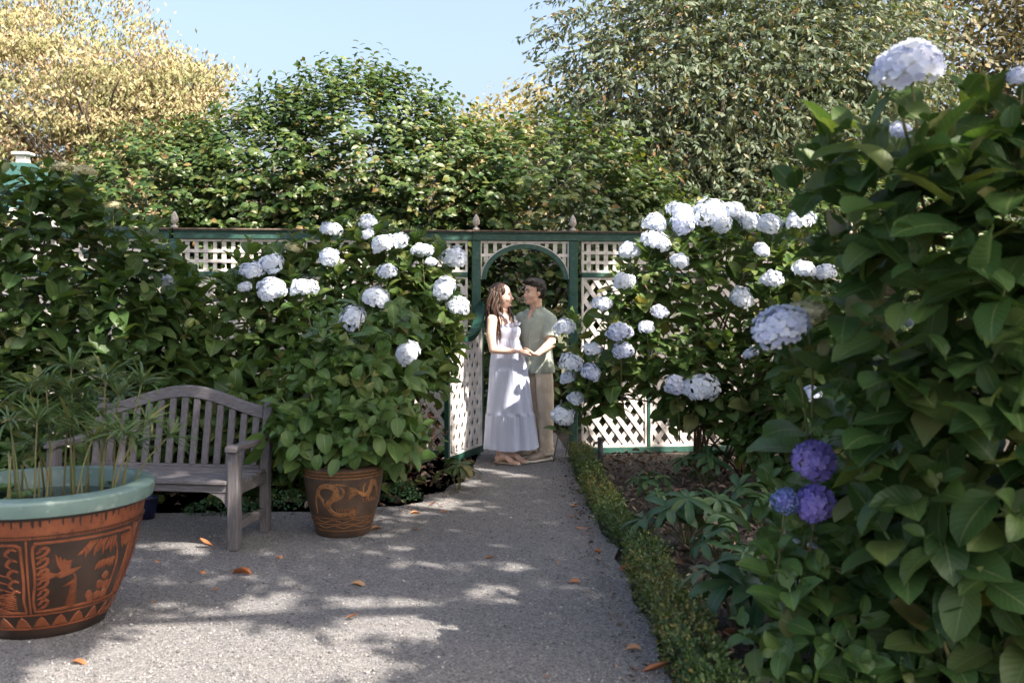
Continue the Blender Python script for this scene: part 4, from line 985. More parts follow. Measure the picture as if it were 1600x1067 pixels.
# ------------------------------------------------------------------ hydrangeas
def stem_to(parent, c, ax, F, size, base, n_pairs=3, mat='stem'):
    """stalk under a flower head, with leaf pairs just below it"""
    c = Vector(c); ax = Vector(ax); a = c - ax * 0.03; b = c - ax * 0.42 + Vector((0, 0.10, -0.12))
    MB().tube(spline([a, c - ax * 0.2, b], 5), [0.0035, 0.004, 0.0045, 0.005, 0.005], 6).obj('flower_stalk', M[mat], parent, True)
    shoot(F, c - ax * 0.085, ax, size, n_pairs, top=False)

# A: tall dark bush at the left
eA = [((-3.62, 7.75, 1.28), (0.62, 0.62, 1.30)), ((-2.98, 7.85, 1.08), (0.55, 0.6, 1.08)), ((-4.5, 7.7, 1.25), (0.75, 0.7, 1.32)), ((-3.45, 7.45, 0.62), (1.0, 0.42, 0.6))]
bA = thing('hydrangea_bush', 'tall dark green hydrangea at the left edge with two faded cream heads', 'bush', (-3.6, 7.7, 0))
fA = Foliage(bA, HYD + HYDS, M['hydA'], 300, nv=5)
pA = bush_shoots(fA, eA, 0.155, 0.235, up=1.1, pairs=5, inner=260, tries=6000, el0=18)
canes(bA, (-3.6, 7.8, 0), [pA[i] for i in rng.choice(len(pA), 12, replace=False)], M['cane'])
for px, py, w in ((97, 262, 0.2), (133, 268, 0.21), (178, 322, 0.15)):
    c = P(px, py, 7.5); ax = flower(bA, c, w, 'g', (0.1, -0.2, 1), 0.6, 'faded cream and green flower head'); stem_to(bA, c, ax, fA, 0.17, None)
for px, py in ((20, 268), (60, 262), (110, 280), (140, 292), (75, 285), (205, 335), (232, 352), (0, 262), (165, 322), (40, 275), (90, 270), (125, 285), (185, 328), (250, 380), (10, 285), (150, 312)):
    shoot(fA, P(px, py, 7.45), (0.05, -0.15, 1), 0.2, 4)
# B: bush with white heads along the fence behind the bench
eB = [((-1.22, 8.40, 1.20), (0.72, 0.55, 1.03)), ((-0.86, 8.45, 1.40), (0.44, 0.45, 0.70)), ((-1.95, 8.35, 1.05), (0.68, 0.55, 0.98)), ((-2.62, 8.25, 0.88), (0.62, 0.55, 0.80)), ((-1.75, 7.85, 0.6), (1.0, 0.35, 0.55))]
bB = thing('hydrangea_bush', 'white flowered hydrangea behind the bench and dragon pot', 'bush', (-1.5, 8.4, 0))
fB = Foliage(bB, HYD + HYDS, M['hyd'], 300, nv=5)
gapB = lambda p: (645 < 800 + p[0] / p[1] * FPX < 705) and (HZ - (p[2] - CAM_H) / p[1] * FPX > 588)
pB = bush_shoots(fB, eB, 0.145, 0.245, up=1.05, el0=18, pairs=4, inner=330, tries=8000, gapfn=gapB)
canes(bB, (-1.4, 8.6, 0), [pB[i] for i in rng.choice(len(pB), 14, replace=False)], M['cane'])
HB = [(517, 359, 36), (576, 348, 30), (573, 367, 22), (599, 383, 40), (622, 376, 34), (514, 403, 38), (394, 424, 38), (424, 412, 36), (426, 453, 48), (474, 452, 42), (604, 425, 34), (586, 466, 52), (552, 498, 47), (660, 393, 36), (709, 405, 42), (693, 450, 42), (715, 479, 43), (636, 552, 48), (261, 440, 24), (383, 448, 20), (672, 409, 18)]
for px, py, w in HB:
    c = hit_bush(px, py, eB, -0.06); ax = flower(bB, c, w * 1.06 * c.y / FPX); stem_to(bB, c, ax, fB, 0.15, None)
c = hit_bush(459, 389, eB, 0); ax = flower(bB, c, 0.16, 'g', None, 0.8, 'cream and green flower head just opening'); stem_to(bB, c, ax, fB, 0.15, None)
for px, py in ((475, 345), (545, 338), (500, 362), (560, 362), (640, 360), (440, 372), (350, 420), (305, 432), (700, 422), (650, 372), (590, 344), (530, 372), (455, 360), (490, 350), (610, 352), (625, 392), (675, 398), (410, 390), (380, 405), (330, 425), (540, 395), (570, 402)):
    c = hit_bush(px, py, eB, 0.05); shoot(fB, c, (rng.normal(0, .15), -0.1, 1), 0.17, 4)
# D: big white bush in front of the right lattice
eD = [((1.72, 8.75, 1.72), (0.70, 0.45, 0.58)), ((0.98, 8.70, 1.40), (0.44, 0.38, 0.52)), ((1.62, 8.55, 1.02), (0.58, 0.40, 0.42)), ((2.45, 8.6, 1.55), (0.62, 0.5, 0.72)), ((2.35, 8.3, 0.75), (0.55, 0.42, 0.6)), ((0.78, 8.75, 0.95), (0.28, 0.28, 0.34)), ((2.5, 7.6, 1.0), (0.5, 0.45, 0.75)), ((1.95, 8.35, 0.75), (0.4, 0.3, 0.35))]
bD = thing('hydrangea_bush', 'sprawling hydrangea crowded with white heads in front of the right lattice', 'bush', (1.9, 8.75, 0))
fD = Foliage(bD, HYD + HYDS, M['hyd'], 300, nv=5)
def gapD(p):
    x = 800 + p[0] / p[1] * FPX; y = HZ - (p[2] - CAM_H) / p[1] * FPX
    return (915 < x < 1045 and y > 610) or (900 < x < 962 and 395 < y < 470) or (898 < x < 955 and 430 < y < 555) or (960 < x < 985 and 470 < y < 500) or (1050 < x < 1120 and y > 640)
pD = bush_shoots(fD, eD, 0.148, 0.24, up=0.95, el0=20, pairs=4, inner=150, tries=6000, gapfn=gapD, zmin=0.4)
canes(bD, (1.95, 8.85, 0), [pD[i] for i in rng.choice(len(pD), 26, replace=False)], M['cane'], 0.012, 0.38)
HD = [(1063, 331, 40), (1068, 350, 46), (1112, 336, 56), (1143, 333, 46), (1023, 351, 40), (984, 392, 38), (1025, 378, 46), (1061, 408, 34), (974, 440, 33), (941, 474, 29), (1031, 488, 27), (1010, 511, 27), (968, 520, 40), (974, 548, 34), (883, 513, 38), (926, 546, 29), (893, 567, 36), (887, 591, 29), (924, 583, 34), (901, 623, 30), (880, 649, 38), (1055, 602, 40), (1096, 605, 54), (1171, 346, 38), (1202, 351, 42), (1248, 346, 45), (1204, 437, 37), (1158, 465, 40), (1257, 421, 38), (1287, 427, 36), (1173, 552, 26), (1269, 616, 30), (1190, 392, 26), (1128, 352, 34)]
for px, py, w in HD:
    c = hit_bush(px, py, eD, -0.07); ax = flower(bD, c, w * 1.08 * c.y / FPX, 'c' if random.random() < 0.22 else 'w'); stem_to(bD, c, ax, fD, 0.145, None)
for px, py in ((1090, 380), (1150, 372), (1000, 470), (1050, 450), (1120, 420), (1180, 400), (1240, 390), (1100, 500), (1060, 540), (1140, 530), (1000, 590), (940, 610), (1040, 640), (1120, 650), (1020, 420), (955, 500), (1280, 380)):
    shoot(fD, hit_bush(px, py, eD, 0.0), (rng.normal(-0.1, .25), -0.35, 1), 0.17, 4)
# C: hydrangea in the dragon pot
eC = [((-1.12, 6.75, 1.02), (0.44, 0.36, 0.48)), ((-0.98, 7.0, 1.2), (0.40, 0.3, 0.42)), ((-1.0, 6.58, 0.72), (0.42, 0.34, 0.28)), ((-1.28, 6.62, 0.74), (0.32, 0.33, 0.26))]
bC = thing('potted_hydrangea', 'leafy green hydrangea without flowers spilling over the dragon pot', 'bush', (-1.12, 6.62, 0.44))
fC = Foliage(bC, HYD + HYDS, M['hydpot'], 300, nv=5)
pC = bush_shoots(fC, eC, 0.125, 0.195, up=0.55, pairs=4, inner=70, tries=3000, zmin=0.5)
canes(bC, (-1.12, 6.62, 0), [pC[i] for i in rng.choice(len(pC), 9, replace=False)], M['stem'], 0.009, 0.08)
for o in list(bC.children): pass
for px, py, s in ((500, 728, 0.13), (530, 735, 0.14), (560, 722, 0.15), (470, 715, 0.14), (590, 700, 0.15), (446, 690, 0.14), (620, 670, 0.15), (545, 700, 0.17), (505, 690, 0.18)):
    c = P(px, py - 22, 6.30); fC.add(c, (rng.normal(0, 0.3), -0.55, -0.8), (0, -0.85, 0.5), s)
# E: near dark bush at the right, with the largest leaves
eE = [((1.62, 3.45, 1.70), (0.50, 0.42, 0.62)), ((1.72, 3.6, 1.15), (0.55, 0.45, 0.70)), ((2.15, 3.5, 1.45), (0.55, 0.45, 0.95)), ((1.9, 3.9, 0.6), (0.55, 0.4, 0.6))]
bE = thing('hydrangea_bush', 'dark hydrangea with the largest leaves, towering at the right edge', 'bush', (1.9, 3.7, 0))
fE = Foliage(bE, HYD + HYDS, M['hydnear'], 300, nv=5)
pE = bush_shoots(fE, eE, 0.18, 0.275, up=0.8, pairs=4, el0=20, inner=90, tries=5000)
canes(bE, (1.85, 3.8, 0), [pE[i] for i in rng.choice(len(pE), 14, replace=False)], M['stem'], 0.011)
for px, py, Y, w, key, ax_, sz, lab in ((1420, 108, 3.25, 124, 'c', (-0.25, -0.25, 1), 0.8, 'large pale blue-white flower head standing above the dark leaves'), (1598, 122, 3.3, 60, 'c', None, 0.8, None), (1222, 512, 3.7, 100, 'c', (-0.45, -0.3, 1), 0.72, 'pale lilac flower head leaning out to the left'), (1258, 492, 3.75, 80, 'g', (-0.2, -0.2, 1), 0.6, 'greenish half opened part of the leaning head'), (1413, 503, 3.9, 30, 'w', None, 0.9, None), (1453, 586, 3.9, 20, 'w', None, 0.9, None), (1408, 205, 3.9, 46, 'c', None, 0.9, None)):
    c = P(px, py, Y); ax = (flower_big(bE, c, w * Y / FPX, key, ax_, sz, lab) if w > 70 else flower(bE, c, w * Y / FPX, key, ax_, sz, lab)); stem_to(bE, c, ax, fE, 0.2, None, 3)
for px, py, Y in ((1290, 270, 3.5), (1330, 200, 3.4), (1350, 330, 3.35), (1260, 320, 3.7), (1395, 230, 3.2), (1450, 190, 3.2), (1540, 170, 3.3), (1500, 260, 3.1), (1580, 210, 3.1), (1320, 430, 3.5), (1420, 380, 3.15), (1520, 400, 3.05), (1290, 560, 3.6), (1380, 520, 3.3), (1260, 640, 3.8), (1480, 560, 3.15), (1370, 640, 3.4), (1560, 620, 3.1), (1460, 720, 3.4), (1350, 170, 3.6), (1245, 295, 3.7), (1275, 240, 3.75), (1235, 345, 3.9), (1300, 215, 3.6), (1270, 400, 3.7)):
    shoot(fE, P(px, py, Y), (rng.normal(-0.35, .35), -0.3, 0.9), 0.29 * rng.uniform(0.75, 1.1), 3)
# F: lower hydrangea with blue heads in front of the bed
eF = [((1.45, 4.2, 0.52), (0.36, 0.30, 0.42)), ((1.38, 4.0, 0.24), (0.44, 0.30, 0.28)), ((1.9, 4.0, 0.35), (0.45, 0.35, 0.36)), ((1.62, 4.5, 0.75), (0.35, 0.3, 0.4))]
bF = thing('hydrangea_bush', 'low hydrangea with violet and blue heads below the dark right bush', 'bush', (1.6, 4.3, 0))
fF = Foliage(bF, HYD + HYDS, M['hydpot'], 300, nv=5)
pF = bush_shoots(fF, eF, 0.135, 0.18, up=0.55, pairs=4, inner=60, tries=3000, zmin=0.08)
canes(bF, (1.6, 4.35, 0), [pF[i] for i in rng.choice(len(pF), 8, replace=False)], M['stem'], 0.008, 0.12)
for px, py, w, key, lab in ((1272, 719, 70, 'v', 'upper violet flower head'), (1226, 783, 50, 'b', 'clear blue flower head of tight small florets'), (1273, 785, 64, 'v', 'lower violet flower head')):
    c = P(px, py, 3.85); ax = flower_big(bF, c, w * 3.85 / FPX * 1.02, key, (-0.15, -0.75, 0.75), 0.95, lab, 150 if key == 'b' else 80, -0.55); stem_to(bF, c, Vector((0, -0.3, 1)), fF, 0.14, None, 2)
for px, py, Y in ((1235, 760, 4.05), (1300, 745, 4.0), (1320, 790, 3.95), (1225, 830, 3.95), (1275, 840, 3.9), (1310, 840, 3.85), (1250, 880, 3.95), (1340, 860, 3.8), (1205, 745, 4.2), (1290, 890, 3.8), (1215, 860, 3.85), (1250, 835, 3.88), (1230, 905, 3.75), (1330, 720, 4.0), (1190, 800, 4.1)):
    shoot(fF, P(px, py, Y), (rng.normal(-0.1, .2), -0.35, 1), 0.17, 3)
for px, py, w in ((1270, 852, 18), (1245, 845, 10)):
    flower(bF, P(px, py, 4.15), w * 4.15 / FPX * 1.2, 'w', None, 0.5)
# young hydrangea shoots at the foot of the lattice
eH = [((2.15, 8.1, 0.42), (0.32, 0.25, 0.32)), ((2.55, 7.9, 0.35), (0.28, 0.25, 0.3))]
bH = thing('young_hydrangea', 'small pale green hydrangea sprouting under the canes by the lattice', 'bush', (2.3, 8.0, 0))
fH = Foliage(bH, HYD + HYDS, M['hydpot'], 120, nv=5)
bush_shoots(fH, eH, 0.12, 0.15, up=0.6, pairs=4, inner=10, tries=900, zmin=0.06)

# ------------------------------------------------------------------ papyrus and water lettuce in the bowl
pap = thing('papyrus_plant', 'papyrus with spoked green leaf heads growing in the water bowl', 'plant', (BC.x, BC.y, BC.z + 0.57))
fP = Foliage(pap, BLADE, M['pap'], 300)
heads_p = [(112, 556, 1.0), (112, 598, 1.2), (108, 640, 1.3), (46, 590, 0.9), (72, 586, 0.6), (58, 640, 0.9), (60, 680, 0.8), (165, 572, 0.9), (185, 600, 0.8), (222, 580, 0.9), (150, 630, 0.9), (145, 668, 0.9), (170, 655, 0.8), (195, 660, 0.9), (212, 676, 0.7), (30, 705, 0.6), (85, 665, 0.8), (230, 640, 0.5), (264, 665, 0.6), (14, 640, 0.7), (132, 610, 0.8)]
for i, (px, py, s) in enumerate(heads_p):
    th = random.uniform(0, 6.28); rr = 0.28 * math.sqrt(random.random())
    Yh = random.uniform(4.62, 5.05); h = P(px, py + 16, Yh)
    b_ = Vector((BC.x + 0.02 + (h.x - BC.x) * 0.75 + random.uniform(-0.03, 0.03), Yh + random.uniform(-0.06, 0.06), BC.z + 0.55))
    dxy = Vector((b_.x - BC.x, b_.y - BC.y))
    if dxy.length > 0.36: dxy = dxy.normalized() * 0.36; b_.x, b_.y = BC.x + dxy.x, BC.y + dxy.y
    mid = b_.lerp(h, 0.6); mid.x -= (h.x - b_.x) * 0.15
    MB().tube(spline([b_, mid, h], 7), np.linspace(0.0055, 0.0035, 7), 6).obj('stem', M['stem'], pap, True)
    ax = (h - mid).normalized(); nb = int(16 + 9 * s)
    a = ax.orthogonal().normalized(); bb = ax.cross(a)
    for k in range(nb):
        ph = k * 2.399 + random.uniform(-0.2, 0.2); el = R(random.uniform(35, 80)); rad = a * math.cos(ph) + bb * math.sin(ph)
        d = ax * math.cos(el) + rad * math.sin(el); n_ = ax * math.sin(el) - rad * math.cos(el)
        fP.add(tuple(h - ax * random.uniform(0, 0.02)), tuple(d), tuple(n_), (0.14 + 0.055 * random.random()) * (0.65 + 0.5 * s))
for i in range(10):
    th = random.uniform(0, 6.28); rr = 0.3 * math.sqrt(random.random()); b_ = Vector((BC.x + 0.05 + rr * math.cos(th), BC.y + rr * math.sin(th), BC.z + 0.55))
    MB().tube([b_, b_ + Vector((random.uniform(-0.03, 0.03), 0, random.uniform(0.12, 0.4)))], [0.006, 0.004], 6).obj('stem', M['stem'], pap, True)
def lettuce(px, py, s, label):
    h = G(px, py, BC.z + 0.58); t = thing('water_lettuce', label, 'plant', h, 'floating water lettuces in the bowl'); f = Foliage(t, ROUND, M['lettuce'], 40)
    for k in range(13):
        ph = k * 2.399; el = R(25 + 55 * (k / 13)); rad = np.array([math.cos(ph), math.sin(ph), 0]); up = np.array([0, 0, 1.0])
        f.add(np.array(h) + rad * 0.006, up * math.cos(el) + rad * math.sin(el), up * math.sin(el) - rad * math.cos(el), s * (0.5 + 0.5 * k / 13))
for px, py, s, lab in ((10, 768, 0.075, 'water lettuce rosette at the far left inside the bowl'), (36, 756, 0.07, 'water lettuce rosette behind the leftmost papyrus stems'), (30, 782, 0.075, 'water lettuce rosette nearest the front rim'), (52, 772, 0.05, 'smaller water lettuce right of the front rosette'), (178, 757, 0.07, 'lone water lettuce among the right papyrus stems'), (4, 744, 0.07, 'water lettuce rosette against the back rim')):
    lettuce(px, py, s, lab)

# ------------------------------------------------------------------ low plants
def hellebore(px, py, label, stalks, L, mat='hell', h0=0.12, h1=0.3, spread=0.14, nl=8):
    b = G(px, py); t = thing('hellebore', label, 'plant', b, 'hellebores at the feet of the hydrangeas'); f = Foliage(t, HELL, M[mat], 150)
    for s in range(stalks):
        a = s / stalks * 6.28 + random.uniform(-0.4, 0.4); r = spread * random.uniform(0.4, 1.1); hh = random.uniform(h0, h1)
        tip = b + Vector((r * math.cos(a), r * math.sin(a) * 0.8, hh)); lean = Vector((math.cos(a) * 0.5, math.sin(a) * 0.5, 1)).normalized()
        MB().tube(spline([b + Vector((random.uniform(-.02, .02), random.uniform(-.02, .02), 0)), b.lerp(tip, 0.5) + Vector((0, 0, 0.05)), tip], 6), [0.005] * 6, 6).obj('stem', M['stem'], t, True)
        u = lean.orthogonal().normalized(); v = lean.cross(u)
        for k in range(nl):
            ph = k / nl * 6.28 + random.uniform(-0.15, 0.15); el = R(random.uniform(70, 100)); rad = u * math.cos(ph) + v * math.sin(ph)
            f.add(tuple(tip), tuple(lean * math.cos(el) + rad * math.sin(el)), tuple(lean * math.sin(el) - rad * math.cos(el)), L * random.uniform(0.8, 1.15))
    return t
hellebore(716, 768, 'drooping yellow-green hellebore at the foot of the open gate', 4, 0.155, 'helly', 0.18, 0.26, 0.1, 9)
hellebore(1072, 860, 'broad dark hellebore in the middle of the right bed', 11, 0.19, h1=0.36, spread=0.30)
hellebore(1180, 815, 'upright hellebore left of the blue flower heads', 7, 0.18, h1=0.34, spread=0.20)
hellebore(1150, 985, 'large-leaved hellebore beside the near end of the box hedge', 6, 0.21, h0=0.14, h1=0.30, spread=0.18)
hellebore(1310, 1030, 'hellebore with long hanging leaflets at the bottom of the bed', 5, 0.22, h0=0.14, h1=0.26, spread=0.14)
hellebore(1100, 760, 'small hellebore under the white hydrangea canes', 7, 0.16, h1=0.28, spread=0.22)
hellebore(1125, 890, 'low hellebore between the broad one and the violet patch', 5, 0.15, h1=0.24, spread=0.18)
hellebore(1215, 975, 'hellebore half hidden under the low blue hydrangea', 4, 0.19, h1=0.24, spread=0.14)
hellebore(1010, 775, 'leafy hellebore just right of the standpipe', 4, 0.13, h1=0.22, spread=0.14)
hellebore(1030, 800, 'young hellebore beside the far hedge', 3, 0.10, h1=0.2, spread=0.1)
def mound(name, px, py, w, h, d, n, s, label, mat='cover', cat='plant', shapes=SMALL, z0=0.0):
    b = G(px, py); t = thing(name, label, cat, b); f = Foliage(t, shapes, M[mat], 0)
    u = rdir(n); u[:, 2] = np.abs(u[:, 2]); p = np.array(b) + u * np.array([w, d, h]) * rng.uniform(0.75, 1.05, (n, 1))
    f.add(p, u * 0.5 + rng.normal(0, 0.6, (n, 3)), u + np.array([0, 0, 0.8]) + rng.normal(0, 0.4, (n, 3)), s * rng.uniform(0.7, 1.3, n))
    return t
mound('ground_cover', 625, 782, 0.16, 0.15, 0.12, 520, 0.028, 'dense little green mound right of the dragon pot')
mound('ground_cover', 1245, 1062, 0.17, 0.06, 0.1, 420, 0.03, 'clover-like patch at the bottom edge of the bed')
mound('ground_cover', 1210, 905, 0.26, 0.10, 0.2, 700, 0.028, 'violet patch of small leaves below the blue heads')
mound('ground_cover', 1000, 862, 0.10, 0.10, 0.12, 300, 0.028, 'small leafy tuft in the gap of the box hedge')
mound('ground_cover', 350, 800, 0.30, 0.10, 0.2, 600, 0.03, 'dark ground cover behind the bench leg')
mound('ground_cover', 450, 790, 0.25, 0.12, 0.2, 500, 0.03, 'dark leaves between the bench and the dragon pot')
vio = thing('violet_flowers', 'tiny purple violets in the bed below the blue heads', 'flower', G(1210, 905))
for px, py in ((1203, 868), (1197, 880), (1199, 885), (1211, 897), (1191, 850), (1163, 878), (1215, 880)):
    c = G(px, py, 0.11); mb = MB()
    for k in range(5): mb.ell(c + Vector((0.007 * math.cos(k * 1.257), -0.002, 0.007 * math.sin(k * 1.257))), (0.006, 0.002, 0.006), nu=6, nv=4)
    mb.obj('blossom', M['violet'], vio, True)
    MB().tube([c, c - Vector((0, -0.01, 0.1))], 0.0012, 4).obj('stem', M['stem'], vio)
# dried plant with pinkish bracts by the gate
dry = thing('dried_flower_clump', 'reddish dried flower clump between the dragon pot and the gate', 'plant', G(655, 742))
fY = Foliage(dry, SMALL, M['dried'], 0); fY2 = Foliage(dry, HYDS, M['hyd'], 40)
for px, py in ((640, 690), (655, 668), (670, 684), (688, 676), (628, 712), (650, 722), (668, 705), (620, 735), (672, 640), (683, 690), (634, 745), (660, 650), (678, 660), (645, 705), (625, 690)):
    c = np.array(P(px, py, 8.3 + random.uniform(-0.1, 0.15))); n = 16; u = rdir(n)
    fY.add(c + u * 0.045, u + rng.normal(0, 0.4, (n, 3)), rdir(n), 0.03 * rng.uniform(0.7, 1.3, n))
    b0 = Vector(dry.location) + Vector((random.uniform(-.12, .12), 0.05, 0)); MB().tube(spline([b0, b0.lerp(Vector(c), 0.5) + Vector((0, 0, 0.08)), c], 5), [0.004, 0.004, 0.003, 0.003, 0.002], 5).obj('stem', M['cane'], dry, True)
    for k in range(2): fY2.add(c + rng.normal(0, 0.04, 3) - np.array([0, 0, 0.06]), rdir(1)[0] * [1, 1, 0.3], (0, -0.4, 1), 0.11)

# low box hedge along the path
def hedge(pts, w, h, n, label):
    c = Vector((sum(p[0] for p in pts) / len(pts), sum(p[1] for p in pts) / len(pts), 0)); t = thing('box_hedge', label, 'hedge', c, 'low box edging of the path'); f = Foliage(t, SMALL, M['box'], 0)
    q = np.array(pts); seg = np.linalg.norm(np.diff(q, axis=0), axis=1); cs = np.concatenate([[0], np.cumsum(seg)]); s = rng.random(n) * cs[-1]
    X = np.interp(s, cs, q[:, 0]); Y = np.interp(s, cs, q[:, 1])
    th = rng.uniform(-0.15, math.pi + 0.15, n); lump = 1 + 0.22 * np.sin(s * 11) * np.cos(s * 5.3 + th) + 0.15 * np.sin(s * 27 + th * 3) + 0.12 * np.sin(s * 53 - th * 5)
    k = rng.uniform(0.72, 1.08, n) * lump; ce = np.sign(np.cos(th)) * np.abs(np.cos(th)) ** 0.6; se = np.sign(np.sin(th)) * np.abs(np.sin(th)) ** 0.6
    p = np.stack([X + ce * w / 2 * k, Y + rng.normal(0, 0.02, n), 0.02 + np.maximum(se, -0.1) * h * k], 1); p[:, 2] = np.maximum(p[:, 2], 0.012)
    o_ = np.stack([ce, rng.normal(0, 0.5, n), se], 1)
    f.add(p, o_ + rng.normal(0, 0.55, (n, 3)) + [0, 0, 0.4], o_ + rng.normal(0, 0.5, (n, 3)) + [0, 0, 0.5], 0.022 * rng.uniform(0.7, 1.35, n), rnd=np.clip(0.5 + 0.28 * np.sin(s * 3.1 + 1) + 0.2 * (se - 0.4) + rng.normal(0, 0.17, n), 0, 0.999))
    for i in range(int(cs[-1] / 0.12)):
        x = np.interp(i * 0.12, cs, q[:, 0]); y = np.interp(i * 0.12, cs, q[:, 1])
        MB().tube([(x, y, 0), (x + random.uniform(-.05, .05), y + random.uniform(-.03, .03), h * 0.85)], [0.006, 0.003], 5).obj('stem', M['cane'], t)
    # woody shadowed core, so that light does not pass straight through
    n2 = 26; mbp = [Vector((np.interp(cs[-1] * i / n2, cs, q[:, 0]), np.interp(cs[-1] * i / n2, cs, q[:, 1]), h * 0.38)) for i in range(n2 + 1)]
    MB().tube(mbp, w * 0.27, 8, h * 0.36, side=(1, 0, 0)).obj('twig_core', M['box'], t, True)
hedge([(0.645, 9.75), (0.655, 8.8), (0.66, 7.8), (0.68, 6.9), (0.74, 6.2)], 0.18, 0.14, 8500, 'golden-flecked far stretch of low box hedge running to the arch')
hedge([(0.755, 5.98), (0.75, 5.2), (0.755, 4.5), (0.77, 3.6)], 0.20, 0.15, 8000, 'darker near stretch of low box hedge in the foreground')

# leaf litter in the beds
lit = bpy.data.objects.new('leaf_litter', None); COL.objects.link(lit); lit['kind'] = 'stuff'; lit['label'] = 'brown dead leaves strewn over the beds'; lit['category'] = 'leaf litter'
fL = Foliage(lit, LITT, M['litter'], 0, mass_name='dead_leaves')
n = 3400; Xl = np.concatenate([rng.uniform(0.85, 4.2, n), rng.uniform(-3.5, -0.3, 900)]); Yl = np.concatenate([rng.uniform(3.7, 9.95, n), rng.uniform(7.4, 9.9, 900)])
ok = np.array([not in_path(x, y) for x, y in zip(Xl, Yl)]); Xl, Yl = Xl[ok], Yl[ok]; n = len(Xl)
aa = rng.uniform(0, 6.28, n)
fL.add(np.stack([Xl, Yl, rng.uniform(0.008, 0.04, n)], 1), np.stack([np.cos(aa), np.sin(aa), rng.normal(0.1, 0.25, n)], 1), np.stack([rng.normal(0, 0.4, n), rng.normal(0, 0.4, n), np.ones(n)], 1), rng.uniform(0.035, 0.10, n))
# finer scraps that have drifted along the edges of the gravel
n = 420; te = rng.random(n); Xe = np.where(te < 0.6, 0.55 - np.abs(rng.normal(0, 0.07, n)), rng.uniform(-1.6, -0.4, n)); Ye = np.where(te < 0.6, rng.uniform(4.0, 9.7, n), rng.uniform(6.9, 8.6, n)); aa = rng.uniform(0, 6.28, n)
fL.add(np.stack([Xe, Ye, np.full(n, 0.018)], 1), np.stack([np.cos(aa), np.sin(aa), rng.normal(0, 0.12, n)], 1), np.stack([rng.normal(0, 0.25, n), rng.normal(0, 0.25, n), np.ones(n)], 1), rng.uniform(0.012, 0.04, n))
# fallen leaves on the path: each its own thing
fall = [(108, 1040, 0.10, 'curled orange leaf on the gravel at the bottom left'), (248, 945, 0.085, 'brown leaf lying right of the big bowl'), (395, 903, 0.15, 'long flat tan leaf on the gravel in front of the bench'), (335, 858, 0.13, 'reddish leaf beside the bench front leg'), (545, 919, 0.13, 'orange leaf at the far edge of the large sunlit patch'), (537, 972, 0.10, 'tan leaf lying in the large sunlit patch'), (774, 874, 0.10, 'pale tan leaf in the middle of the path'), (430, 875, 0.07, 'small red leaf in front of the dragon pot'), (597, 829, 0.12, 'brown leaf at the right foot of the dragon pot'), (645, 832, 0.06, 'small brown leaf a little right of the dragon pot'), (310, 898, 0.08, 'grey curled leaf in front of the bench'), (965, 897, 0.14, 'rust brown leaf against the near box hedge'), (886, 915, 0.13, 'thin grey leaf on the path left of the near hedge'), (866, 882, 0.06, 'tiny orange leaf on the right side of the path'), (976, 1022, 0.09, 'yellowish leaf at the foot of the near hedge'), (1000, 1055, 0.16, 'large brown leaf by the hedge at the bottom edge'), (892, 794, 0.10, 'brown leaf by the far hedge'), (897, 812, 0.06, 'red leaf just below the brown one by the far hedge'), (898, 828, 0.14, 'curled grey-brown leaf lower along the far hedge'), (885, 778, 0.09, 'tan leaf at the far hedge foot'), (640, 806, 0.11, 'orange leaf on the sunny gravel by the green mound'), (700, 805, 0.07, 'tan leaf on the sunny gravel right of the green mound'), (597, 790, 0.17, 'big salmon coloured leaf behind the dragon pot'), (668, 793, 0.09, 'pinkish leaf near the drooping hellebore'), (330, 925, 0.05, 'small dark leaf in the bench shade'), (860, 1063, 0.07, 'thin leaf at the bottom middle of the path'), (927, 865, 0.07, 'brown leaf left of the hedge gap'), (250, 885, 0.05, 'dark scrap of leaf near the bowl base')]
fm = []
for V, F, UV in LITT + [leaf_shape(0.2, 6, 2, c, f, 0.75, 0.8, petiole=0.08, twist=tw) for c, f, tw in ((0.6, 0.5, 0.3), (-0.7, 0.6, -0.4))]:
    me = mesh_np('fallen_leaf', V, F, UV); me.materials.append(M['fallen']); fm.append(me)
for i, (px, py, s, lab) in enumerate(fall):
    o = bpy.data.objects.new('fallen_leaf', fm[(i * 5 + 4) % len(fm)]); COL.objects.link(o); tag(o, lab, 'leaf', 'fallen leaves on the gravel path')
    o.location = G(px, py) + Vector((0, 0, 0.02)); o.rotation_euler = (random.uniform(-0.3, 0.3), random.uniform(-0.2, 0.2), random.choice((0, math.pi)) + random.uniform(-0.5, 0.5)); o.scale = (s * 0.85,) * 3

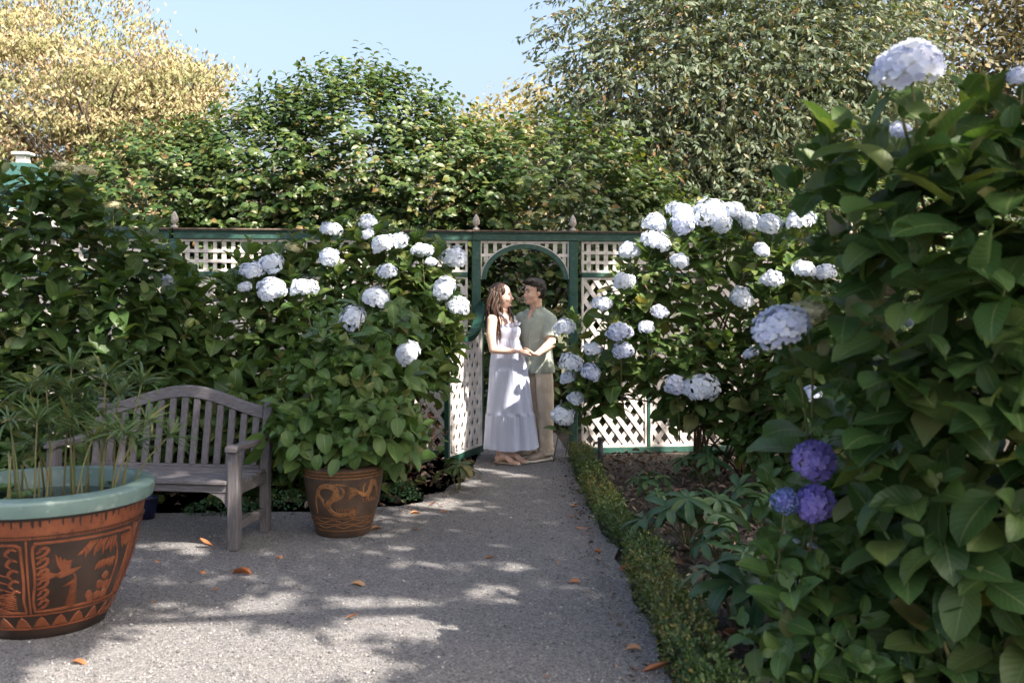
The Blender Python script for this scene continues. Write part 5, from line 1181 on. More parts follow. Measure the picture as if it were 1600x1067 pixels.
# ------------------------------------------------------------------ trees
def limb(parent, a, b, r0, r1, mat, name='branch', jit=0.25, sag=0.1):
    a = Vector(a); b = Vector(b); L = (b - a).length
    pts = [a] + [a.lerp(b, q) + Vector((random.gauss(0, jit), random.gauss(0, jit), random.gauss(0, jit) + sag * L * math.sin(math.pi * q))) * min(1, L / 3) for q in (0.33, 0.66)] + [b]
    c = spline(pts, 10); MB().tube(c, np.linspace(r0, r1, 10), 7).obj(name, mat, parent, True); return c
def tree_frame(t, base, fork, ells, r, mat, n_limb, n_twig, nm='branch'):
    base = Vector(base); fork = Vector(fork)
    MB().tube(spline([base, base.lerp(fork, 0.5) + Vector((0.06, 0, 0)), fork], 8), np.linspace(r * 1.25, r * 0.8, 8), 10).obj('trunk', mat, t, True)
    for i in range(n_limb):
        c, rr = ells[i % len(ells)]; u = rdir(1)[0]; e = Vector(c) + Vector(u * np.array(rr) * 0.75)
        pts = limb(t, fork, e, r * 0.55, r * 0.14, mat, nm)
        for j in range(n_twig):
            k = random.randint(3, 9); c2, r2 = random.choice(ells); e2 = pts[k] + Vector(rdir(1)[0]) * random.uniform(0.5, 1.0) * min(r2) * 0.7
            limb(t, pts[k], e2, r * 0.2, r * 0.05, mat, nm, 0.12)
def crown(F, ells, n_clump, per, sig, size, droop, shell=(0.55, 1.05), nup=1.0, front=None, flat=0.5, zmin=0.3):
    vol = np.array([(r[0] * r[1] * r[2]) ** 0.67 for c, r in ells]); vol = vol / vol.sum(); cc = []; oo = []
    while len(cc) < n_clump:
        c, r = ells[rng.choice(len(ells), p=vol)]; u = rdir(1)[0]; p = np.array(c) + np.array(r) * u * rng.uniform(*shell)
        if p[2] < zmin or (front and u[1] > front): continue
        cc.append(p); oo.append(u)
    cc = np.array(cc); oo = np.repeat(np.array(oo), per, 0); n = n_clump * per
    p = np.repeat(cc, per, 0) + rng.normal(0, 1, (n, 3)) * np.array([sig, sig, sig * flat])
    a = rng.uniform(0, 6.28, n); dz = -droop + rng.normal(0, 0.35, n)
    F.add(p, np.stack([np.cos(a), np.sin(a), dz], 1), np.stack([rng.normal(0, 0.35, n), rng.normal(0, 0.35, n), np.full(n, nup * 0.6)], 1) + oo * 0.9, size * rng.uniform(0.65, 1.3, n), rnd=np.clip(np.repeat(rng.random(n_clump), per) * 0.75 + rng.random(n) * 0.25, 0, 0.999))
def sprays(F, ells, n_twig, leaf, per=9, length=0.4, up=0.35, front=0.3, shell=(0.6, 1.03), zmin=0.1, droop=0.35, skip=None, stems=None):
    """camellia twigs: alternate glossy leaves along an arching shoot"""
    vol = np.array([r[0] * r[1] + r[0] * r[2] + r[1] * r[2] for c, r in ells]); vol = vol / vol.sum()
    i = 0
    while i < n_twig:
        c, r = ells[rng.choice(len(ells), p=vol)]; u = rdir(1)[0]; p = np.array(c) + np.array(r) * u * rng.uniform(*shell)
        if p[2] < zmin or u[1] > front or inside(p, ells, 0.6): i += 0.2; continue
        i += 1
        twig(F, p, u * 0.8 + np.array([0, -0.15, up]) + rng.normal(0, 0.3, 3), leaf, per, length * rng.uniform(0.6, 1.3), droop, nrm=u * 0.95 + np.array([0, 0, 0.65]))
def twig(F, p, d, leaf, per, L, droop=0.35, bend=0.5, nrm=(0, -0.7, 0.8)):
    d = unit(d); s = unit(np.cross(d, [0.05, 0.1, 1.0])); k = np.arange(per); q = (k + 0.5) / per
    base = np.array(p)[None] + d[None] * (q * L)[:, None] - np.array([0, 0, 1.0])[None] * (bend * 0.25 * L * q ** 2)[:, None]
    sg = np.where(k % 2 == 0, 1, -1)[:, None]
    dd = d[None] * 0.65 + s[None] * sg * 0.85 + np.array([0, 0, -droop])[None] + rng.normal(0, 0.22, (per, 3))
    F.add(base, dd, np.asarray(nrm, float)[None] + rng.normal(0, 0.30, (per, 3)), leaf * rng.uniform(0.75, 1.2, per))

# camellias behind the fence
eK = [((-1.93, 12.5, 3.10), (1.25, 0.95, 1.22)), ((-3.05, 12.5, 2.95), (1.15, 0.9, 1.0)), ((-0.98, 12.5, 2.85), (0.95, 0.85, 0.92)), ((-2.2, 12.3, 1.5), (2.2, 0.7, 1.5))]
kT = thing('camellia_tree', 'tall glossy camellia rising behind the fence in the middle', 'tree', (-1.9, 12.6, 0))
tree_frame(kT, (-1.9, 12.7, -0.02), (-1.9, 12.6, 1.3), eK[:3], 0.09, M['bark'], 9, 2)
fK = Foliage(kT, CAM, M['cam'], 300)
sprays(fK, eK, 4300, 0.098, 9, 0.40, shell=(0.6, 1.04)); sprays(fK, eK, 700, 0.14, 8, 0.5, shell=(0.2, 0.6), front=1.0)
for px, y0, y1 in ((408, 190, 112), (495, 170, 100), (520, 180, 128), (560, 160, 88), (605, 170, 102), (575, 175, 110), (470, 190, 140), (640, 200, 138), (690, 230, 160), (445, 190, 150), (540, 160, 100), (590, 150, 118), (620, 160, 125)):
    Y = 12.3; a = P(px, y0, Y); b = P(px + random.uniform(-10, 10), y1, Y); MB().tube([a, b], [0.008, 0.003], 5).obj('twig', M['bark'], kT, True)
    twig(fK, a, b - a, 0.10, 12, (b - a).length, -0.15, 0.0)
    for q in (0.1, 0.35, 0.55): twig(fK, a.lerp(b, q), Vector((random.choice((-1, 1)) * 0.8, -0.3, 0.8)), 0.10, 7, 0.34, -0.1, 0.2)
eK2 = [((-4.2, 12.3, 2.72), (1.05, 0.8, 0.80)), ((-4.1, 12.2, 1.4), (1.5, 0.6, 1.4)), ((-5.2, 12.4, 2.2), (0.8, 0.7, 0.8))]
kT2 = thing('camellia_tree', 'lower dark camellia behind the fence on the left, under the tan tree', 'tree', (-4.2, 12.5, 0))
tree_frame(kT2, (-4.2, 12.6, -0.02), (-4.2, 12.5, 1.2), eK2[:1], 0.07, M['bark'], 6, 2)
fK2 = Foliage(kT2, CAM, M['cam'], 300); sprays(fK2, eK2, 1800, 0.094, 9, 0.40, shell=(0.6, 1.04)); sprays(fK2, eK2, 300, 0.13, 8, 0.5, shell=(0.2, 0.6), front=1.0)
eK3 = [((0.45, 12.35, 2.55), (1.35, 0.75, 1.15)), ((1.5, 12.5, 2.1), (0.9, 0.7, 0.9)), ((0.3, 12.2, 1.2), (1.6, 0.5, 1.3)), ((2.2, 12.3, 1.2), (1.4, 0.6, 1.2))]
kT3 = thing('camellia_tree', 'dark broad-leaved camellia seen above and through the arch', 'tree', (0.5, 12.5, 0))
tree_frame(kT3, (0.5, 12.7, -0.02), (0.5, 12.5, 1.2), eK3[:2], 0.07, M['bark'], 7, 2)
fK3 = Foliage(kT3, HYDS + CAM, M['cam'], 300); sprays(fK3, eK3, 2100, 0.115, 8, 0.42, shell=(0.6, 1.04)); sprays(fK3, eK3, 300, 0.14, 8, 0.5, shell=(0.2, 0.6), front=1.0)

eK4 = [((4.7, 12.8, 1.7), (1.7, 0.8, 1.7)), ((6.6, 12.4, 1.4), (1.5, 0.8, 1.4))]
kT4 = thing('camellia_tree', 'camellia behind the fence at the far right, mostly hidden by the near bush', 'tree', (5.2, 12.9, 0))
tree_frame(kT4, (5.2, 13.0, -0.02), (5.2, 12.9, 1.0), eK4, 0.07, M['bark'], 6, 2)
fK4 = Foliage(kT4, CAM, M['cam'], 60); sprays(fK4, eK4, 1100, 0.115, 8, 0.42, shell=(0.5, 1.04))

# tan maple at the back left
eT = [((-9.3, 19.0, 5.3), (2.9, 2.0, 2.6)), ((-7.1, 19.0, 4.7), (1.6, 1.5, 1.65)), ((-6.3, 18.8, 5.35), (1.05, 1.1, 1.0)), ((-8.2, 18.5, 3.0), (2.6, 1.2, 1.2)), ((-11.5, 19.5, 5.5), (2.0, 2.0, 3.0))]
tT = thing('maple_tree', 'sunlit maple turning tan and orange at the upper left', 'tree', (-8.0, 19.4, 0))
tree_frame(tT, (-8.2, 19.6, -0.05), (-7.9, 19.5, 2.3), eT[:4], 0.17, M['darkbark'], 12, 3)
fT = Foliage(tT, PALM, M['tan'], 0); crown(fT, eT, 2500, 42, 0.24, 0.102, 0.8, shell=(0.35, 1.06), front=0.4, flat=0.26)
for (x0, y0), (x1, y1) in (((165, 300), (70, 90)), ((165, 300), (110, 100)), ((160, 310), (150, 120)), ((165, 300), (215, 150)), ((170, 290), (255, 175)), ((150, 300), (30, 190)), ((165, 210), (190, 120)), ((140, 190), (100, 130)), ((60, 240), (10, 150)), ((225, 230), (290, 170))):
    limb(tT, P(x0, y0, 17.9), P(x1, y1, 17.4), 0.035, 0.010, M['darkbark'], 'branch', 0.12, 0.03)
# weeping grey-green tree on the right
eW = [((2.15, 14.2, 4.6), (1.75, 1.2, 2.3)), ((3.6, 14.3, 4.5), (1.8, 1.2, 2.6)), ((1.5, 14.0, 3.3), (1.1, 0.9, 1.2)), ((3.3, 13.9, 2.7), (1.7, 0.8, 1.2)), ((5.0, 14.6, 4.8), (1.4, 1.0, 2.3))]
wT = thing('weeping_tree', 'airy tree with narrow drooping grey-green leaves behind the arch', 'tree', (3.0, 14.6, 0))
tree_frame(wT, (3.1, 14.7, -0.02), (2.9, 14.5, 2.0), eW, 0.13, M['bark'], 15, 3)
fW = Foliage(wT, NARROW, M['weep'], 300)
def weeping(F, ells, n_sp, leaf):
    vol = np.array([(r[0] * r[1] * r[2]) ** 0.67 for c, r in ells]); vol = vol / vol.sum(); i = 0
    while i < n_sp:
        c, r = ells[rng.choice(len(ells), p=vol)]; u = rdir(1)[0]; p = np.array(c) + np.array(r) * u * rng.uniform(0.35, 1.04)
        if u[1] > 0.5: continue
        i += 1; per = 11; L = rng.uniform(0.35, 0.75); d = unit(u * 0.5 + np.array([rng.normal(0, .5), rng.normal(0, .5), -0.4])); q = (np.arange(per) + .5) / per
        base = p[None] + d[None] * (q * L)[:, None]; rd = rdir(per); rd[:, 2] *= 0.4
        F.add(base, d[None] * 0.7 + rd * 0.95 + np.array([0, 0, -0.3])[None], rd * -0.4 + rdir(per) * 0.8 + np.array([0, -0.3, 0.5])[None], leaf * rng.uniform(0.7, 1.25, per))
weeping(fW, eW, 6800, 0.108)
for i in range(26):
    c, r = random.choice(eW); a = Vector(c) + Vector(rdir(1)[0] * np.array(r) * 0.6); a.y = min(a.y, c[1]); limb(wT, a, a + Vector((random.uniform(-1, 1), random.uniform(-0.5, 0.1), random.uniform(-0.7, 0.3))), 0.02, 0.006, M['bark'], 'branch', 0.15)
# far trees
def far_tree(base, ells, label, mat, ncl, size, sig=0.5, per=34, bark='bark'):
    t = thing('far_tree', label, 'tree', base, 'trees far behind the garden'); b = Vector(base)
    tree_frame(t, b, (b.x, b.y, ells[0][0][2] * 0.5), ells, 0.18, M[bark], 8, 2)
    f = Foliage(t, FLAT, M[mat], 0); crown(f, ells, ncl, per, sig, size, 0.3, shell=(0.35, 1.05), front=0.5, flat=0.5); return t
far_tree((0.2, 26, 0), [((0.3, 26, 5.0), (2.2, 1.5, 2.2)), ((-1.2, 26, 4.2), (1.4, 1.2, 1.7))], 'yellowish far tree showing between the camellia and the weeping tree', 'farA', 330, 0.16, 0.4)
far_tree((9.0, 21, 0), [((9.0, 21, 6.5), (3.4, 2.0, 4.2)), ((7.5, 20.5, 3.5), (3.0, 1.5, 2.5))], 'olive brown tree with tangled dark branches behind the right bush', 'farB', 900, 0.15, 0.42, bark='darkbark')
far_tree((4.5, 24, 0), [((4.5, 24, 5.5), (3.2, 2.0, 3.8)), ((3.0, 23.5, 3.0), (2.6, 1.5, 2.2))], 'sun-flecked yellow tree seen through the weeping branches', 'farA', 420, 0.16, 0.45)
far_tree((12.5, 19, 0), [((11.6, 19, 5.0), (2.8, 2.0, 4.6))], 'dark tree in the upper right corner', 'farB', 560, 0.15, 0.45, bark='darkbark')
far_tree((-4.0, 22, 0), [((-4.5, 22, 3.0), (2.6, 1.5, 2.0))], 'green far tree low behind the camellias', 'farB', 300, 0.15, 0.45)

# ------------------------------------------------------------------ big tree right of and above the viewer: it casts the dappled shade
LIT = [(G(px, py), r) for px, py, r in ((300, 1000, .24), (215, 1040, .28), (100, 1060, .18), (430, 1010, .17), (520, 1040, .18), (600, 955, .20), (655, 972, .16), (380, 1060, .2), (700, 990, .09), (560, 985, .12), (395, 950, .09), (450, 932, .08), (300, 980, .15), (800, 886, .07), (765, 922, .10), (690, 885, .06), (640, 792, .16), (690, 786, .12), (300, 858, .10), (250, 852, .10), (380, 905, .07), (800, 742, .12), (770, 735, .10), (850, 735, .10), (700, 800, .10), (620, 812, .10), (735, 755, .10), (760, 965, .04), (800, 985, .05), (790, 1020, .06))]
LIT += [(Vector(v), r) for v, r in (((-0.45, 9.5, 0.35), .28), ((-0.45, 9.5, 0.75), .30), ((-0.42, 9.55, 1.1), .16), ((0.12, 9.25, 0.55), .10), ((0.14, 9.25, 0.3), .11), ((0.05, 9.22, 0.7), .07), ((0.02, 9.2, 0.95), .06), ((-0.02, 9.22, 0.62), .12), ((-0.10, 9.22, 0.42), .10), ((-0.08, 9.22, 0.60), .09), ((-0.05, 9.2, 0.22), .10), ((0.10, 9.2, 0.85), .07), ((-0.12, 9.25, 0.8), .06), ((0.27, 9.4, 0.4), .07), ((0.33, 9.45, 0.92), .12), ((0.28, 9.35, 0.6), .08), ((0.35, 9.4, 1.2), .05), ((0.28, 9.42, 0.66), .06), ((0.25, 9.25, 1.08), .06), ((1.2, 10.05, 0.3), .22), ((1.7, 10.1, 0.25), .20), ((0.95, 10.05, 0.5), .12), ((1.05, 10.05, 1.5), .16), ((1.1, 10.05, 1.95), .14), ((-2.6, 9.65, 1.95), .22), ((-1.6, 9.75, 1.95), .12), ((-0.7, 9.9, 1.9), .15), ((2.3, 8.3, 1.9), .18), ((2.0, 8.2, 1.5), .12), ((-0.3, 9.9, 1.3), .10), ((0.6, 10.05, 0.9), .12), ((-0.6, 9.9, 1.2), .1), ((-0.75, 9.85, 0.5), .14), ((-4.0, 7.1, 0.7), .2), ((-2.9, 7.3, 1.4), .12), ((0.65, 8.9, 0.2), .06), ((0.68, 7.0, 0.2), .08))]
LIT += HEAD_LIT
stree = thing('shade_tree', 'broad tree at the right, outside the view, shading the path', 'tree', (7.2, 2.2, 0))
fS = Foliage(stree, FLAT, M['shade'], 0)
NT = 58000; s3 = np.array(SUN)
cl = 2600; T = np.stack([rng.uniform(-5.4, 3.9, cl), rng.uniform(1.8, 11.1, cl), rng.uniform(0, 2.2, cl)], 1); hh = rng.uniform(5.0, 8.4, cl)
T[:170] = np.stack([rng.uniform(-0.7, 1.3, 170), rng.uniform(11.2, 12.2, 170), rng.uniform(0.2, 2.0, 170)], 1)   # also over the camellia behind the arch
cpos = T + s3[None] * ((hh - T[:, 2]) / s3[2])[:, None]
per = NT // cl; lp = np.repeat(cpos, per, 0) + rng.normal(0, 1, (cl * per, 3)) * np.array([0.26, 0.26, 0.14])
keep = np.ones(len(lp), bool)
for c, r in LIT:
    v = lp - np.array(c)[None]; al = v @ s3; dist = np.linalg.norm(v - al[:, None] * s3[None], axis=1)
    keep &= dist > r * rng.uniform(0.85, 1.25, len(lp)) + 0.04
pyv = HZ - (lp[:, 2] - CAM_H) / np.maximum(lp[:, 1], 0.1) * FPX; pxv = np.abs(lp[:, 0]) / np.maximum(lp[:, 1], 0.1) * FPX
keep &= ~((lp[:, 1] > 0) & (pyv > -70) & (pxv < 900))
lp = lp[keep]; n = len(lp); a = rng.uniform(0, 6.28, n)
fS.add(lp, np.stack([np.cos(a), np.sin(a), rng.normal(-0.2, 0.3, n)], 1), np.stack([rng.normal(0.3, 0.4, n), rng.normal(0, 0.4, n), np.ones(n)], 1), 0.165 * rng.uniform(0.7, 1.25, n))
MB().tube(spline([(7.2, 2.2, -0.05), (7.0, 2.4, 1.6), (6.8, 2.6, 3.4)], 8), np.linspace(0.34, 0.24, 8), 12).obj('trunk', M['bark'], stree, True)
for e in ((1.0, 5.0, 6.3), (3.0, 7.2, 6.6), (5.5, 8.0, 7.0), (8.5, 6.5, 7.2), (4.0, 3.0, 7.4), (2.2, 1.2, 6.4), (8.8, 2.0, 7.2), (6.2, 5.0, 7.6)):
    limb(stree, (6.8, 2.6, 3.4), e, 0.15, 0.04, M['bark'], 'branch', 0.3)

# ------------------------------------------------------------------ the couple
def skin_mat(name, a, b):
    m, t, p = new_mat(name); t.links.new(mixc(t, ramp(t, noise(t, 30, 3), 0.3, 0.7), a, b), p.inputs['Base Color'])
    p.inputs['Roughness'].default_value = 0.5; p.inputs['Subsurface Weight'].default_value = 0.12; p.inputs['Subsurface Radius'].default_value = (0.02, 0.008, 0.004); p.inputs['Subsurface Scale'].default_value = 0.4
    return m
M['skinw'] = skin_mat('fair_skin', (0.70, 0.46, 0.37), (0.76, 0.52, 0.43)); M['skinm'] = skin_mat('light_tan_skin', (0.64, 0.41, 0.31), (0.70, 0.46, 0.35))
M['hairw'] = surf('brown_hair', (0.022, 0.012, 0.009), (0.052, 0.028, 0.02), 40, 0.42, 0.4, 0.002, stretch=(6, 6, 0.5), c=(0.085, 0.048, 0.034), cscale=55)
M['hairm'] = surf('black_hair', (0.010, 0.008, 0.007), (0.024, 0.018, 0.015), 60, 0.45, 0.5, 0.003)
M['lip'] = surf('lip', (0.44, 0.19, 0.17), (0.48, 0.22, 0.19), 40, 0.45); M['eye'] = surf('dark_eye', (0.015, 0.01, 0.008), (0.03, 0.02, 0.015), 40, 0.2); M['teeth'] = surf('teeth', (0.7, 0.68, 0.64), (0.75, 0.73, 0.7), 40, 0.3)
def gingham():
    m, t, p = new_mat('pale_blue_gingham'); tc = nd(t, 'ShaderNodeTexCoord'); uvn = nd(t, 'ShaderNodeUVMap', uv_map='uv'); sp = nd(t, 'ShaderNodeSeparateXYZ'); t.links.new(uvn.outputs[0], sp.inputs[0])
    f = lambda ax, k: math_n(t, 'GREATER_THAN', math_n(t, 'FRACT', math_n(t, 'MULTIPLY', sp.outputs[ax], k)), 0.5)
    s = math_n(t, 'MULTIPLY', math_n(t, 'ADD', f(0, 140), f(1, 120)), 0.5)
    t.links.new(mixc(t, s, (0.84, 0.88, 0.97), (0.45, 0.56, 0.91)), p.inputs['Base Color']); p.inputs['Roughness'].default_value = 0.85; p.inputs['Specular IOR Level'].default_value = 0.15
    tr = nd(t, 'ShaderNodeBsdfTranslucent'); tr.inputs[0].default_value = (0.6, 0.64, 0.8, 1); mx = nd(t, 'ShaderNodeMixShader'); mx.inputs[0].default_value = 0.18
    t.links.new(p.outputs[0], mx.inputs[1]); t.links.new(tr.outputs[0], mx.inputs[2]); t.links.new(mx.outputs[0], t.nodes['Material Output'].inputs[0])
    return m
M['gingham'] = gingham()
M['shirt'] = surf('sage_linen', (0.35, 0.40, 0.345), (0.42, 0.47, 0.41), 12, 0.9, 0.7, 0.008, spec=0.15, cscale=22)
M['khaki'] = surf('khaki_cotton', (0.56, 0.47, 0.38), (0.63, 0.54, 0.44), 10, 0.9, 0.7, 0.010, spec=0.15, cscale=18)
M['shoe'] = surf('taupe_canvas', (0.27, 0.23, 0.19), (0.33, 0.28, 0.235), 40, 0.9, 0.3, 0.002); M['sole'] = surf('white_sole', (0.62, 0.58, 0.52), (0.7, 0.66, 0.6), 30, 0.7)
M['sandal'] = surf('beige_sandal', (0.55, 0.44, 0.36), (0.6, 0.5, 0.41), 30, 0.6)
M['ring'] = surf('nail', (0.6, 0.2, 0.25), (0.62, 0.22, 0.27), 30, 0.3)

def limb_t(mb, pts, rad, rad2=None, side=None, n=12):
    c = spline(pts, 4 * (len(pts) - 1) + 1); k = len(c); q = np.linspace(0, len(rad) - 1, k)
    r1 = np.interp(q, range(len(rad)), rad); r2 = np.interp(q, range(len(rad)), rad2) if rad2 else r1
    mb.tube(c, list(r1), n, list(r2), side)
    mb.ell(c[0], (r1[0],) * 3, nu=10, nv=6); mb.ell(c[-1], (min(r1[-1], r2[-1]),) * 3, nu=10, nv=6)
def head_frame(c, f, tilt=0.0):
    f = Vector(f).normalized(); z = Vector((0, 0, 1)); l = z.cross(f).normalized(); z = f.cross(l); f2 = f * math.cos(tilt) + z * math.sin(tilt); z2 = f2.cross(l)
    return Matrix(((f2.x, l.x, z2.x, c[0]), (f2.y, l.y, z2.y, c[1]), (f2.z, l.z, z2.z, c[2]), (0, 0, 0, 1)))
def head(mb, H, k=1.0, fem=False):
    e = lambda c, r: mb.ell(tuple(v * k for v in c), tuple(v * k for v in r), H)
    e((-0.012, 0, 0.032), (0.096, 0.075, 0.086)); e((0.028, 0, -0.02), (0.062, 0.062, 0.088)); e((0.046, 0, -0.085), (0.036, 0.038 if not fem else 0.032, 0.030))
    e((0.02, 0, -0.07), (0.055, 0.056 if not fem else 0.048, 0.04))
    e((0.074, 0, 0.022), (0.020, 0.046, 0.012)); e((0.080, 0, -0.064), (0.012, 0.023, 0.012)); e((0.076, 0, -0.095), (0.014, 0.018, 0.012))
    for s in (-1, 1):
        e((0.056, s * 0.034, -0.034), (0.03, 0.024, 0.028)); e((-0.006, s * 0.074, -0.012), (0.019, 0.009, 0.031)); e((0.088, s * 0.011, -0.038), (0.010, 0.009, 0.008))
    mb.tube([H @ Vector(v) * 1.0 for v in ((0.080 * k, 0, 0.012 * k), (0.094 * k, 0, -0.012 * k), (0.106 * k, 0, -0.034 * k), (0.088 * k, 0, -0.046 * k))], [0.007 * k, 0.009 * k, 0.0115 * k, 0.009 * k], 10)
def face(p, H, k, mat_eye, brow, lips, smile):
    for s in (-1, 1):
        MB().ell((0.078 * k, s * 0.030 * k, 0.002 * k), (0.008 * k, 0.0115 * k, 0.0036 * k), H, 10, 6).obj('eye', M['eye'], p, True)
        c = [H @ Vector((x * k, s * y * k, z * k)) for x, y, z in ((0.093, 0.012, 0.022), (0.090, 0.03, 0.028), (0.072, 0.05, 0.022))]
        MB().tube(spline(c, 7), [b_ * k for b_ in ((0.002, 0.0034, 0.0038, 0.0036, 0.003, 0.0024, 0.0014) if brow is M['hairm'] else (0.001, 0.0018, 0.002, 0.002, 0.0018, 0.0014, 0.001))], 6).obj('eyebrow', brow, p, True)
    c = [H @ Vector((x * k, y * k, z * k)) for x, y, z in ((0.072, -0.028, -0.055), (0.086, -0.014, -0.065), (0.0915, 0, -0.067), (0.086, 0.014, -0.065), (0.072, 0.028, -0.055))]
    MB().tube(spline(c, 11), [0.0015, 0.003, 0.004, 0.0045, 0.005, 0.005, 0.005, 0.0045, 0.004, 0.003, 0.0015], 8).obj('lips', M['lip'], p, True)
def hand(mb, wrist, d, palm_n, curl=0.5, k=1.0, thumb=1):
    """palm and five bent fingers; d: towards the fingertips, palm_n: out of the palm"""
    d = Vector(d).normalized(); pn = Vector(palm_n); pn = (pn - d * pn.dot(d)).normalized(); s = d.cross(pn)
    w = Vector(wrist); kn = w + d * 0.088 * k
    mb.tube([w - d * 0.01, w + d * 0.03 * k, w + d * 0.065 * k, kn], [0.024 * k, 0.034 * k, 0.040 * k, 0.037 * k], 12, [0.017 * k, 0.016 * k, 0.014 * k, 0.011 * k], side=s)
    for i, (off, L) in enumerate(((0.030, 0.070), (0.010, 0.080), (-0.010, 0.074), (-0.029, 0.058))):
        p0 = kn + s * off * k * thumb - d * 0.012 * k; pts = [p0]; a = 0.15
        for seg in (0.45, 0.32, 0.25):
            pts.append(pts[-1] + (d * math.cos(a) + pn * math.sin(a) + s * off * 0.3 * thumb) * (L * seg * k + (0.012 * k if seg == 0.45 else 0))); a += curl * (1.0 + 0.08 * i)
        mb.tube(spline(pts, 8), np.linspace(0.0092 * k, 0.0072 * k, 8), 8); mb.ell(pts[-1], (0.0072 * k,) * 3, nu=8, nv=5)
    t0 = w + d * 0.03 * k + s * 0.026 * k * thumb; pts = [t0, t0 + (d * 0.6 + s * 0.55 * thumb + pn * 0.4) * 0.03 * k, t0 + (d * 0.95 + s * 0.45 * thumb + pn * 0.7) * 0.050 * k, t0 + (d * 1.3 + s * 0.15 * thumb + pn * 0.85) * 0.060 * k]
    mb.tube(spline(pts, 8), np.linspace(0.0125 * k, 0.0085 * k, 8), 8); mb.ell(pts[-1], (0.0085 * k,) * 3, nu=8, nv=5)
GZ = 0.012
# --- woman
woman = thing('person', 'woman with long brown hair in a tiered pale blue gingham dress', 'person', (0.0, 9.45, GZ))
WY = 9.45
fw = Vector((0.90, -0.43, 0)).normalized(); lw = Vector((-fw.y, fw.x, 0))
cx, cy = -0.085, WY
def WL(f, l, z, ox=None): return Vector((cx + fw.x * f + lw.x * l, cy + fw.y * f + lw.y * l, z + GZ))
Hw = head_frame((-0.092, WY - 0.02, 1.588), (0.97, -0.26, 0.0), 0.04)
mb = MB(); head(mb, Hw, 0.97, True)
nb = WL(-0.01, 0, 1.40); mb.tube(spline([nb, WL(0.0, 0, 1.45), Hw @ Vector((-0.015, 0, -0.06))], 6), [0.062, 0.052, 0.048, 0.047, 0.047, 0.048], 14)
mb.tube(spline([WL(0.01, 0, 0.86), WL(0.0, 0, 0.98), WL(0.02, 0, 1.12), WL(0.012, 0, 1.26), WL(-0.005, 0, 1.36), WL(-0.01, 0, 1.42)], 14), [0.10, 0.105, 0.105, 0.105, 0.105, 0.105, 0.108, 0.112, 0.12, 0.135, 0.148, 0.145, 0.10, 0.06], 18, [0.09, 0.09, 0.09, 0.09, 0.09, 0.09, 0.092, 0.098, 0.098, 0.094, 0.088, 0.075, 0.06, 0.05], side=lw)
shR, shL = WL(-0.03, -0.168, 1.355), WL(-0.02, 0.165, 1.355)
elR = Vector((-0.178, WY - 0.20, 1.075 + GZ)); wrR = Vector((0.030, WY - 0.235, 1.062 + GZ))
limb_t(mb, [shR, shR.lerp(elR, 0.5) + Vector((-0.012, -0.01, 0)), elR], [0.052, 0.047, 0.046, 0.041, 0.037]); limb_t(mb, [elR, elR.lerp(wrR, 0.5), wrR], [0.037, 0.038, 0.034, 0.027, 0.023])
hand(mb, wrR + Vector((0.012, -0.003, 0)), (0.99, -0.02, -0.05), (0.1, 0.35, -0.9), 0.22, 0.95, 1)
elL = Vector((0.045, WY + 0.08, 1.11 + GZ)); wrL = Vector((0.08, WY - 0.10, 1.05 + GZ))
limb_t(mb, [shL, shL.lerp(elL, 0.5), elL], [0.05, 0.046, 0.044, 0.038]); limb_t(mb, [elL, elL.lerp(wrL, 0.5), wrL], [0.037, 0.036, 0.03, 0.023])
hand(mb, wrL, (0.6, -0.6, 0), (0.1, 0.2, -0.9), 0.5, 0.9, 1)
for (ank, knee, hip, toe) in ((Vector((-0.115, WY - 0.075, 0.085 + GZ)), Vector((-0.09, WY - 0.08, 0.47)), WL(0.03, -0.055, 0.88), Vector((0.065, WY - 0.19, 0.018 + GZ))), (Vector((-0.02, WY + 0.02, 0.085 + GZ)), Vector((-0.01, WY + 0.01, 0.47)), WL(0.03, 0.055, 0.88), Vector((0.14, WY - 0.09, 0.018 + GZ)))):
    limb_t(mb, [hip, knee, ank], [0.06, 0.06, 0.052, 0.05, 0.034])
    d = toe - ank; d.z = 0; heel = ank - d.normalized() * 0.045; heel.z = 0.032 + GZ; ball = ank + d * 0.62; ball.z = 0.030 + GZ
    sd = Vector((-d.y, d.x, 0)).normalized()
    mb.tube(spline([heel, ank + Vector((0, 0, -0.035)), ank.lerp(ball, 0.55) + Vector((0, 0, 0.008)), ball, toe], 10), [0.024, 0.031, 0.034, 0.034, 0.036, 0.04, 0.043, 0.043, 0.04, 0.028], 12, [0.024, 0.034, 0.036, 0.034, 0.03, 0.026, 0.021, 0.018, 0.015, 0.011], side=sd)
    # sandal
    sdl = MB(); sn = spline([heel - Vector((0, 0, 0.02)), ank.lerp(ball, 0.4) * 1.0, ball, toe], 9)
    for q in sn: q.z = 0.010 + GZ
    sn[0] -= d.normalized() * 0.012; sn[-1] += d.normalized() * 0.014
    sdl.tube(sn, [0.028, 0.034, 0.036, 0.036, 0.038, 0.044, 0.047, 0.044, 0.03], 12, [0.008] * 9, side=sd)
    so_ = sdl.obj('sandal', M['sandal'], woman, True)
    for q, rr, hh in ((ball, 0.046, 0.026), (ank.lerp(heel, 0.2), 0.040, 0.05)):
        st = [Vector((q.x, q.y, 0)) + sd * rr * math.cos(a_) + Vector((0, 0, GZ + 0.014 + hh * math.sin(a_))) for a_ in np.linspace(0, math.pi, 9)]
        MB().tube(st, 0.009, 6, 0.003, side=d.normalized()).obj('strap', M['sandal'], so_, True)
link('body', remesh(mb, 0.0055, 3, 0.4), woman, M['skinw'])
face(woman, Hw, 0.97, None, M['hairw'], None, 1)
